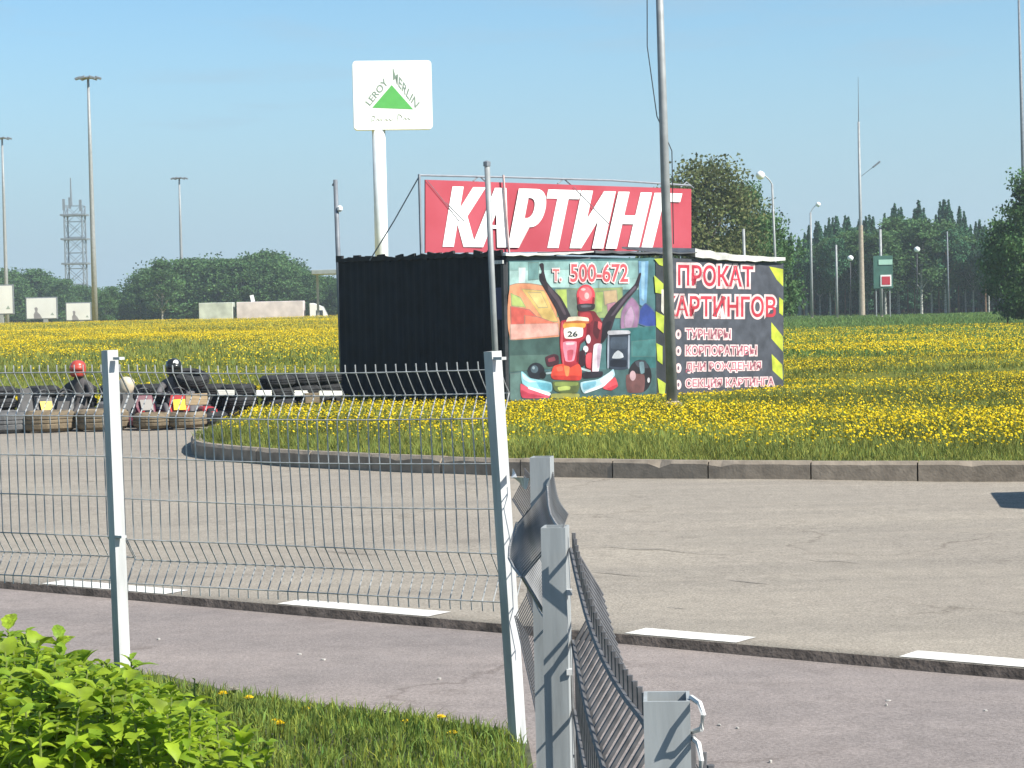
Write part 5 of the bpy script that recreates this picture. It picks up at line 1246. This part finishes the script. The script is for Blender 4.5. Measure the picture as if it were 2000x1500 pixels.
tree_px(T_birch[0], 317, 508, 290, 1.15, 'slender tree standing out left of the third floodlight mast', None, 'birch_tree', zb=-.6)
# right wood
SR = [(1530, 480), (1560, 470), (1600, 452), (1640, 428), (1700, 440), (1740, 430), (1760, 405), (1780, 440), (1796, 405), (1820, 440), (1845, 408), (1870, 415), (1900, 440), (1930, 450), (2010, 420), (2100, 400)]
x = 1500
while x < 2090:
    for row in range(4):
        px = x + random.uniform(-6, 6) + row * 7; d = 222 + row * 10 + random.uniform(-4, 4)
        tp = skyline(SR, px) + random.uniform(-4, 16) + (-6 if row > 1 else 6)
        u = random.random()
        if row == 0:
            if u < .5: tree_px(random.choice(T_birch), px, tp + 12, d, random.uniform(.9, 1.2), 'white-trunked birch of the right wood, ' + where_right(px), 'birches of the right wood', 'birch_tree')
            else: tree_px(random.choice(T_pine), px, tp + 22, d, random.uniform(.9, 1.2), ROWN[row] + ' bare-trunked pine of the right wood, ' + where_right(px), 'pines of the right wood', 'pine_tree')
        elif u < .62: tree_px(random.choice(T_spruce), px, tp - 8, d, random.uniform(.8, 1.1), ROWN[row] + ' pointed spruce of the right wood, ' + where_right(px), 'spruces of the right wood', 'spruce_tree')
        elif u < .85: tree_px(random.choice(T_pine), px, tp + 26, d, random.uniform(1, 1.3), ROWN[row] + ' bare-trunked pine of the right wood, ' + where_right(px), 'pines of the right wood', 'pine_tree')
        else: tree_px(random.choice(T_broad), px, tp + 24, d, random.uniform(.8, 1.0), ROWN[row] + ' leafy tree of the right wood, ' + where_right(px), 'broadleaf trees of the right wood', 'broadleaf_tree')
    x += 15
for i in range(46):       # undergrowth closes the view between the trunks
    px = 1490 + i * 13.5 + random.uniform(-5, 5); d = 262 + random.uniform(-6, 10)
    tree_px(random.choice(T_under), px, 545 + random.uniform(-14, 14), d, 2.2, 'low dark shrub on the wood floor, ' + where_right(px), 'undergrowth of the right wood', 'shrub')
# large trees
tree_px(T_big[0], 1385, 326, 122, .98, 'large olive green tree rising behind the red roof sign', None, 'broadleaf_tree')
tree_px(T_big[1], 1462, 362, 126, .80, 'tall loose tree between the red sign and the curved lamp post', None, 'broadleaf_tree')
tree_px(T_broad[1], 1505, 425, 130, .85, 'smaller olive tree behind the right end of the kiosk', None, 'broadleaf_tree')
tree_px(T_broad[0], 1330, 365, 128, .8, 'olive tree mostly hidden by the red roof sign', None, 'broadleaf_tree')
tree_px(T_big[1], 2022, 335, 112, .95, 'big dark tree at the right edge of the picture', None, 'broadleaf_tree')
tree_px(T_broad[2], 1968, 425, 118, .6, 'dark bushy tree left of the big tree at the right edge', None, 'broadleaf_tree')
tree_px(T_broad[0], 2045, 380, 116, 1.0, 'dark tree beyond the right edge beside the big tree', None, 'broadleaf_tree')

# ================================================================= grass, flowers, weeds
def blades(name, P, h, wd, r, mat_, tone, segs=2, lean=.35):
    n = len(P); a = r.uniform(0, 2 * math.pi, n); dx, dy = np.cos(a), np.sin(a); la = r.uniform(0, 2 * math.pi, n); ll = np.abs(r.normal(0, lean, n)) * h
    ux, uy = np.cos(la) * ll, np.sin(la) * ll; z0 = np.zeros(n)
    side = np.stack([dx * wd / 2, dy * wd / 2, z0], 1)
    if segs == 1:
        V = np.stack([P - side, P + side, P + np.stack([ux, uy, h], 1)], 1).reshape(-1, 3); F = np.arange(3 * n).reshape(n, 3); k = 3
    else:
        mid = P + np.stack([ux * .35, uy * .35, h * .6], 1); tip = P + np.stack([ux, uy, h * (1 - .15 * (ll / h))], 1)
        V = np.stack([P - side, P + side, mid + side * .7, mid - side * .7, tip], 1).reshape(-1, 3); b = np.arange(n)[:, None] * 5
        F = np.concatenate([b + np.array([[0, 1, 2]]), b + np.array([[0, 2, 3]]), b + np.array([[3, 2, 4]])]); k = 5
    o = link_mesh(name, np_mesh(name, V, F, np.repeat(tone, k, axis=0)), mat_); return o
M_grass = mat('meadow_grass', (.215, .245, .055), .75, .15, 2, spec=.2, trans=.35, attr='tint')
M_flow = mat('dandelion_yellow', (.60, .45, .012), .7, .10, 3, spec=.1, trans=.2, attr='tint')
def rand_field(n, y0, y1, r, power=1.0, xl=-.27, xr=.27):
    u = r.uniform(0, 1, n); y = (y0 ** (2 - power) + u * (y1 ** (2 - power) - y0 ** (2 - power))) ** (1 / (2 - power)) if power != 2 else y0 * (y1 / y0) ** u
    x = r.uniform(xl, xr, n) * y
    fy = np.array([front_y(a) for a in x]); ok = y > fy + .05 + .05 * np.sin(x * 5) * np.sin(x * 1.7)
    # keep the kiosk footprint free
    rel = np.stack([x - C0.x, y - C0.y], 1); s1 = rel @ np.array([e1.x, e1.y]); s2 = rel @ np.array([e2.x, e2.y])
    ok &= ~((s1 > -.02) & (s1 < LEN1) & (s2 > .0) & (s2 < LEN2))
    return x[ok], y[ok]
def tones(n, r, g=.18, warm=.1):
    t = np.clip(r.normal(1, g, n), .45, 1.7); w_ = r.normal(0, warm, n); return np.stack([t * (1 + w_), t, t * (1 - w_)], 1)
def shed_low(x, y):      # trodden strip before the printed side
    rel = np.stack([x - C0.x, y - C0.y], 1); s1 = rel @ np.array([e1.x, e1.y]); s2 = rel @ np.array([e2.x, e2.y])
    return 1 - .62 * (1 - sm(.6, 2.6, -s2)) * (s1 > -.8) * (s1 < LEN1 + .5) * (s2 < .1)
x, y = rand_field(240000, 20.5, 62, rng, 1.6)
z = field_z(x, y); h = rng.uniform(.05, .12, len(x)) * (1 + .5 * smooth_noise(x * 1.7 + 9, y * 1.7)); near_k = sm(0, 1.2, y - np.array([front_y(a) for a in x])); h = h * (.5 + .5 * near_k); h = h * shed_low(x, y)
o = blades('meadow_grass', np.stack([x, y, z - .01], 1), h, .008 + .00035 * y, rng, M_grass, tones(len(x), rng) * (0.72 + .5 * smooth_noise(x * .8 + 3, y * .6))[:, None], 1, .55); tag(o, 'green meadow grass covering the field around the kiosk', 'grass', kind='stuff')
x, y = rand_field(150000, 60, 215, rng, 1.2)
z = field_z(x, y); h = rng.uniform(.12, .26, len(x)); rightw = sm(-14, 9, x - (y - 40) * 0.02)[:, None]
o = blades('far_meadow_grass', np.stack([x, y, z - .02], 1), h, .035 + .0003 * y, rng, M_grass, tones(len(x), rng) * (1 - rightw * np.array([[.36, .10, .0]])), 1, .5); tag(o, 'far meadow grass between the kiosk and the woods', 'grass', kind='stuff')
def flowers(name, x, y, hgt, rad, r):
    n = len(x); z = field_z(x, y) + hgt; c = np.stack([x, y, z], 1)
    nrm = np.stack([r.normal(0, .8, n), r.normal(-.3, .8, n), np.ones(n)], 1); nrm /= np.linalg.norm(nrm, axis=1)[:, None]
    a = np.cross(nrm, np.array([0.3, 1, 0.1])); a /= np.linalg.norm(a, axis=1)[:, None]; b = np.cross(nrm, a)
    V = [c + nrm * rad[:, None] * .45]
    for k in range(6):
        t = 2 * math.pi * k / 6; V.append(c + (a * math.cos(t) + b * math.sin(t)) * rad[:, None])
    V = np.stack(V, 1).reshape(-1, 3); bs = np.arange(n)[:, None] * 7
    F = np.concatenate([bs + np.array([[0, 1 + k, 1 + (k + 1) % 6]]) for k in range(6)])
    return link_mesh(name, np_mesh(name, V, F, np.repeat(tones(n, r, .22, .05), 7, axis=0)), M_flow)
x, y = rand_field(150000, 20.8, 62, rng, 1.5); keep = rng.uniform(0, 1, len(x)) < flower_density(x, y) ** 1.3; x, y = x[keep], y[keep]
o = flowers('dandelion_flowers', x, y, rng.uniform(.05, .14, len(x)) * shed_low(x, y), rng.uniform(.008, .019, len(x)), rng); tag(o, 'countless yellow dandelions dotting the meadow around the kiosk', 'flowers', kind='stuff')
x, y = rand_field(230000, 60, 215, rng, 1.35); keep = rng.uniform(0, 1, len(x)) < flower_density(x, y); x, y = x[keep], y[keep]
o = flowers('far_dandelion_flowers', x, y, rng.uniform(.10, .24, len(x)), rng.uniform(.013, .030, len(x)), rng); tag(o, 'yellow sheet of dandelions on the far field', 'flowers', kind='stuff')

# verge grass under the fence
def verge_pts(n, r, ymin, ymax, xmin):
    y = r.uniform(ymin, ymax, n); x = r.uniform(xmin, 0.15, n); ok = (x < FX(y) - .01)
    s_ = (x - vg1.x) * vn.x + (y - vg1.y) * vn.y; ok &= s_ < -.03 + .06 * np.sin(x * 9) + r.normal(0, .03, n); x, y = x[ok], y[ok]
    z = np.array([Z_WALK + 0.02 + 0.03 * noise.noise(Vector((a * 1.3, b * 1.3, 2))) + min(0.10, max(-0.25, -(((a - vg1.x) * vn.x + (b - vg1.y) * vn.y)) * 0.12)) for a, b in zip(x, y)])
    return x, y, z
M_vgrass = mat('verge_grass', (.205, .270, .050), .7, .15, 3, spec=.25, trans=.4, attr='tint')
x, y, z = verge_pts(60000, rng, 6.6, 12, -3.4)
o = blades('verge_grass', np.stack([x, y, z - .01], 1), rng.uniform(.03, .095, len(x)), .0075, rng, M_vgrass, tones(len(x), rng, .22, .12), 2, .5); tag(o, 'short green grass of the verge below the fence', 'grass', kind='stuff')
# verge dandelions, each its own plant
M_stem = mat('flower_stem', (.16, .20, .05), .7, .1, 5); M_seed = mat('seed_head', (.30, .27, .22), .9, .2, 20)
M_dand = mat('dandelion_head', (.72, .50, .01), .7, .12, 40, spec=.1)
def vz(x, y): return Z_WALK + 0.02 + 0.03 * noise.noise(Vector((x * 1.3, y * 1.3, 2))) + min(0.10, max(-0.25, -((x - vg1.x) * vn.x + (y - vg1.y) * vn.y) * 0.12))
def dandelion(px, py, d, seed, label, r=.022):
    t = at_y(px, py, d); z = vz(t.x, d) - .01; o = empty('dandelion', (t.x, d, z)); tag(o, label, 'flower', 'dandelions of the verge'); v = Vector((0, 0, max(.03, t.z - z)))
    MB().tube([(0.01, 0, 0), (0.004, 0, v.z * .5), v], .0028, 5).build('stem', M_stem, o)
    mb = MB()
    for ring, (rr_, zz_, n) in enumerate(((r, .004, 14), (r * .68, .010, 10), (r * .34, .014, 7))):
        for k in range(n):
            a = 2 * math.pi * (k + .5 * ring) / n; b = .20
            mb.add([v + Vector((0, 0, zz_ * .5)), v + Vector((rr_ * math.cos(a - b), rr_ * math.sin(a - b), zz_)), v + Vector((rr_ * 1.12 * math.cos(a), rr_ * 1.12 * math.sin(a), zz_ + .003)), v + Vector((rr_ * math.cos(a + b), rr_ * math.sin(a + b), zz_))], [(0, 1, 2, 3)])
    h_ = mb.build('flower_head', M_seed if seed else M_dand, o, recalc=False); h_['kind'] = 'stuff'
    MB().lathe([(.004, -.012), (r * .5, -.006), (r * .62, .003)], 8, v).build('calyx', M_stem, o)
    return o
dl = [(436, 1356, 9.9, 0, 'dandelion at the verge edge right of the weeds, leftmost of a trio'), (457, 1348, 9.9, 1, 'closed brownish dandelion in the trio right of the weeds'), (486, 1364, 9.85, 0, 'yellow dandelion, rightmost of the trio right of the weeds'),
      (596, 1407, 9.6, 0, 'low yellow dandelion in the verge grass, below a white road dash'), (757, 1392, 9.5, 1, 'dark seed head standing at the verge edge'), (861, 1402, 9.3, 0, 'yellow dandelion at the verge edge nearest the leaning fence post'),
      (793, 1452, 9.15, 0, 'yellow dandelion in the middle of the verge grass'), (541, 1478, 9.0, 0, 'yellow dandelion in the lower verge beside the weeds'), (548, 1490, 8.9, 0, 'lowest dandelion of the verge beside the weeds'),
      (886, 1498, 8.8, 0, 'yellow dandelion at the bottom edge near the leaning post')]
for a_ in dl: dandelion(*a_)

# broad-leaved weeds at lower left
M_weed = mat('weed_leaf', (.34, .47, .035), .5, .30, 7, spec=.35, trans=.48)
M_weed2 = mat('weed_leaf_dark', (.22, .35, .030), .5, .18, 9, spec=.35, trans=.45)
def leaf_geo(L_, W_, fold, droop, seed):
    r = random.Random(seed); V = []; F = []; n = 7
    for i in range(n + 1):
        t = i / n; w_ = W_ / 2 * math.sin(math.pi * min(1, t ** .75 * 1.0)) ** .8 * (1 + (.12 if i % 2 else -.08)) + .0005
        y = L_ * t; z = -droop * t * t + .06 * L_ * math.sin(t * 3)
        V += [(-w_, y, z + fold * w_), (0, y, z), (w_, y, z + fold * w_)]
    for i in range(n):
        a = i * 3; F += [(a, a + 1, a + 4, a + 3), (a + 1, a + 2, a + 5, a + 4)]
    return V, F
leaf_me = []
for k in range(6):
    V, F = leaf_geo(1.0, random.uniform(.5, .68), random.uniform(.25, .6), random.uniform(.15, .5), k); me = MB().add(V, F).mesh('leaf'); me.materials.append(M_weed if k % 3 else M_weed2); me.polygons.foreach_set('use_smooth', [True] * len(me.polygons)); leaf_me.append(me)
def weed(x, y, z, h, nl, ls, separate, label, group, seed, lean=.1):
    r = random.Random(seed); o = empty('weed', (x, y, z)); tag(o, label, 'plant', group)
    lx, ly = r.uniform(-lean, lean), r.uniform(-lean, lean); P = lambda t: Vector((lx * h * t * t, ly * h * t * t, h * t))
    MB().tube([P(0), P(.5), P(1)], [.006, .005, .003], 5).build('stem', M_stem, o)
    mbs = {0: MB(), 1: MB()}
    for i in range(nl):
        t = .22 + .78 * (i + .5) / nl; a = i * 2.4 + r.uniform(-.5, .5); s_ = ls * r.uniform(.5, 1.45) * (1.1 - .45 * max(0, t - .6)); tilt = R(r.uniform(-20, 35) + 25 * (t > .85))
        Mx = Matrix.Translation(P(t)) @ Matrix.Rotation(a, 4, 'Z') @ Matrix.Rotation(tilt, 4, 'X') @ Matrix.Rotation(R(r.uniform(-25, 25)), 4, 'Y') @ Matrix.Diagonal((s_, s_, s_, 1)); me = r.choice(leaf_me)
        if separate:
            lf = bpy.data.objects.new('leaf', me); col.objects.link(lf); lf.parent = o; lf.matrix_local = Mx
        else:
            mbs[0 if me.materials[0] == M_weed else 1].add([Mx @ v.co for v in me.vertices], [tuple(p.vertices) for p in me.polygons])
    if not separate:
        for k, m_ in ((0, M_weed), (1, M_weed2)):
            if mbs[k].v: f = mbs[k].build('foliage', m_, o, smooth=True, recalc=False); f['kind'] = 'stuff'
    return o
random.seed(5)
# the outline of the clump in the photograph: top edge (px, py)
WT = [(-80, 1205), (0, 1225), (50, 1232), (100, 1262), (150, 1272), (200, 1290), (260, 1318), (330, 1345), (400, 1370), (440, 1400), (480, 1440), (520, 1500)]
nw = 0
tries = 0
while nw < 230 and tries < 6000:
    tries += 1
    y = random.uniform(6.2, 10.2); px = random.uniform(-260, 520); x = (px - 1000) / FPX * y
    if ((x - vg1.x) * vn.x + (y - vg1.y) * vn.y) > -.12: continue
    if math.hypot(x - PA.x, y - PA.y) < .05: continue
    z = vz(x, y); top_ = at_y(px, np.interp(px, [p[0] for p in WT], [p[1] for p in WT]) + random.uniform(5, 60), y).z; h = top_ - z
    if h < .10: continue
    h = min(h, .62); nl = int(14 + h * 58)
    weed(x, y, z - .01, h, nl, random.uniform(.042, .075), False, ('back' if y > 9.2 else 'middle' if y > 8.0 else 'front') + ' broad-leaved weed of the clump, ' + ('at the left edge' if px < 60 else 'left of the fence post' if px < 200 else 'at the fence post foot' if px < 290 else 'right of the fence post' if px < 400 else 'next to the verge grass'), 'weeds of the lower left clump', tries); nw += 1
for i, (px, py, y, lab) in enumerate(((105, 1240, 9.0, 'tall weed with pointed leaves sticking up at the top of the clump'), (18, 1222, 9.1, 'tall weed at the left edge, highest of the clump'), (250, 1283, 9.3, 'weed whose leaves reach in front of the white fence post'),
                            (168, 1278, 8.8, 'weed topping the clump just left of the white fence post'), (378, 1322, 9.6, 'thin lone sprout right of the fence post, above the clump'), (300, 1335, 9.2, 'weed just right of the foot of the white fence post'),
                            (60, 1262, 8.4, 'weed in the upper left of the clump, between the two tallest'), (440, 1440, 8.9, 'pale weed at the right end of the clump'), (330, 1372, 8.8, 'weed on the right slope of the clump'), (130, 1330, 8.0, 'leafy weed in the middle of the clump'), (230, 1360, 8.2, 'leafy weed in front of the fence post foot'), (30, 1400, 7.6, 'near weed low at the left edge'))):
    t = at_y(px, py, y); z = vz(t.x, y); h = t.z - z
    weed(t.x, y, z - .01, h, 22 if px != 378 else 7, .085 if px != 378 else .05, True, lab, 'weeds with leaves that show singly', 900 + i, .06)

# ---------------------------------------------------------------- grit and litter on the asphalt
M_bit = mat('pale_grit', (.42, .40, .37), .9, .1, 20); random.seed(17)
for (px, py) in ((310, 1250), (632, 1288), (858, 1328), (944, 1411), (1405, 1418), (1440, 1424), (1732, 1380), (1505, 1490), (1925, 1390), (1735, 1370), (585, 1277), (700, 1412)):
    p = at_z(px, py, Z_WALK); n_ = 7; rr_ = random.uniform(.008, .016); poly = [(rr_ * random.uniform(.7, 1.2) * math.cos(6.283 * i / n_), rr_ * random.uniform(.5, .9) * math.sin(6.283 * i / n_)) for i in range(n_)]
    o = MB().prism(poly, 0, random.uniform(.006, .012)).build('pebble', M_bit, bevel=.002); o.location = (p.x, p.y, walk_z(p.x, p.y, 0) - .001); o.rotation_euler = (0, 0, random.uniform(0, 6))
    tag(o, 'small pale pebble lying on the near footway', 'pebble', 'pale grit on the footway')

# ================================================================= haze
hz = MB().box((0, 590, 15.5), (1404, 1424, 36)).build('haze', None)
hm = bpy.data.materials.new('haze_air'); hm.use_nodes = True; nt = hm.node_tree
nt.nodes.remove(nt.nodes['Principled BSDF']); pv = nt.nodes.new('ShaderNodeVolumePrincipled')
pv.inputs['Color'].default_value = (0.80, 0.92, 0.98, 1); pv.inputs['Density'].default_value = 0.00048; pv.inputs['Anisotropy'].default_value = 0.2
nt.links.new(pv.outputs[0], nt.nodes['Material Output'].inputs['Volume'])
hz.data.materials.append(hm); tag(hz, kind='stuff')
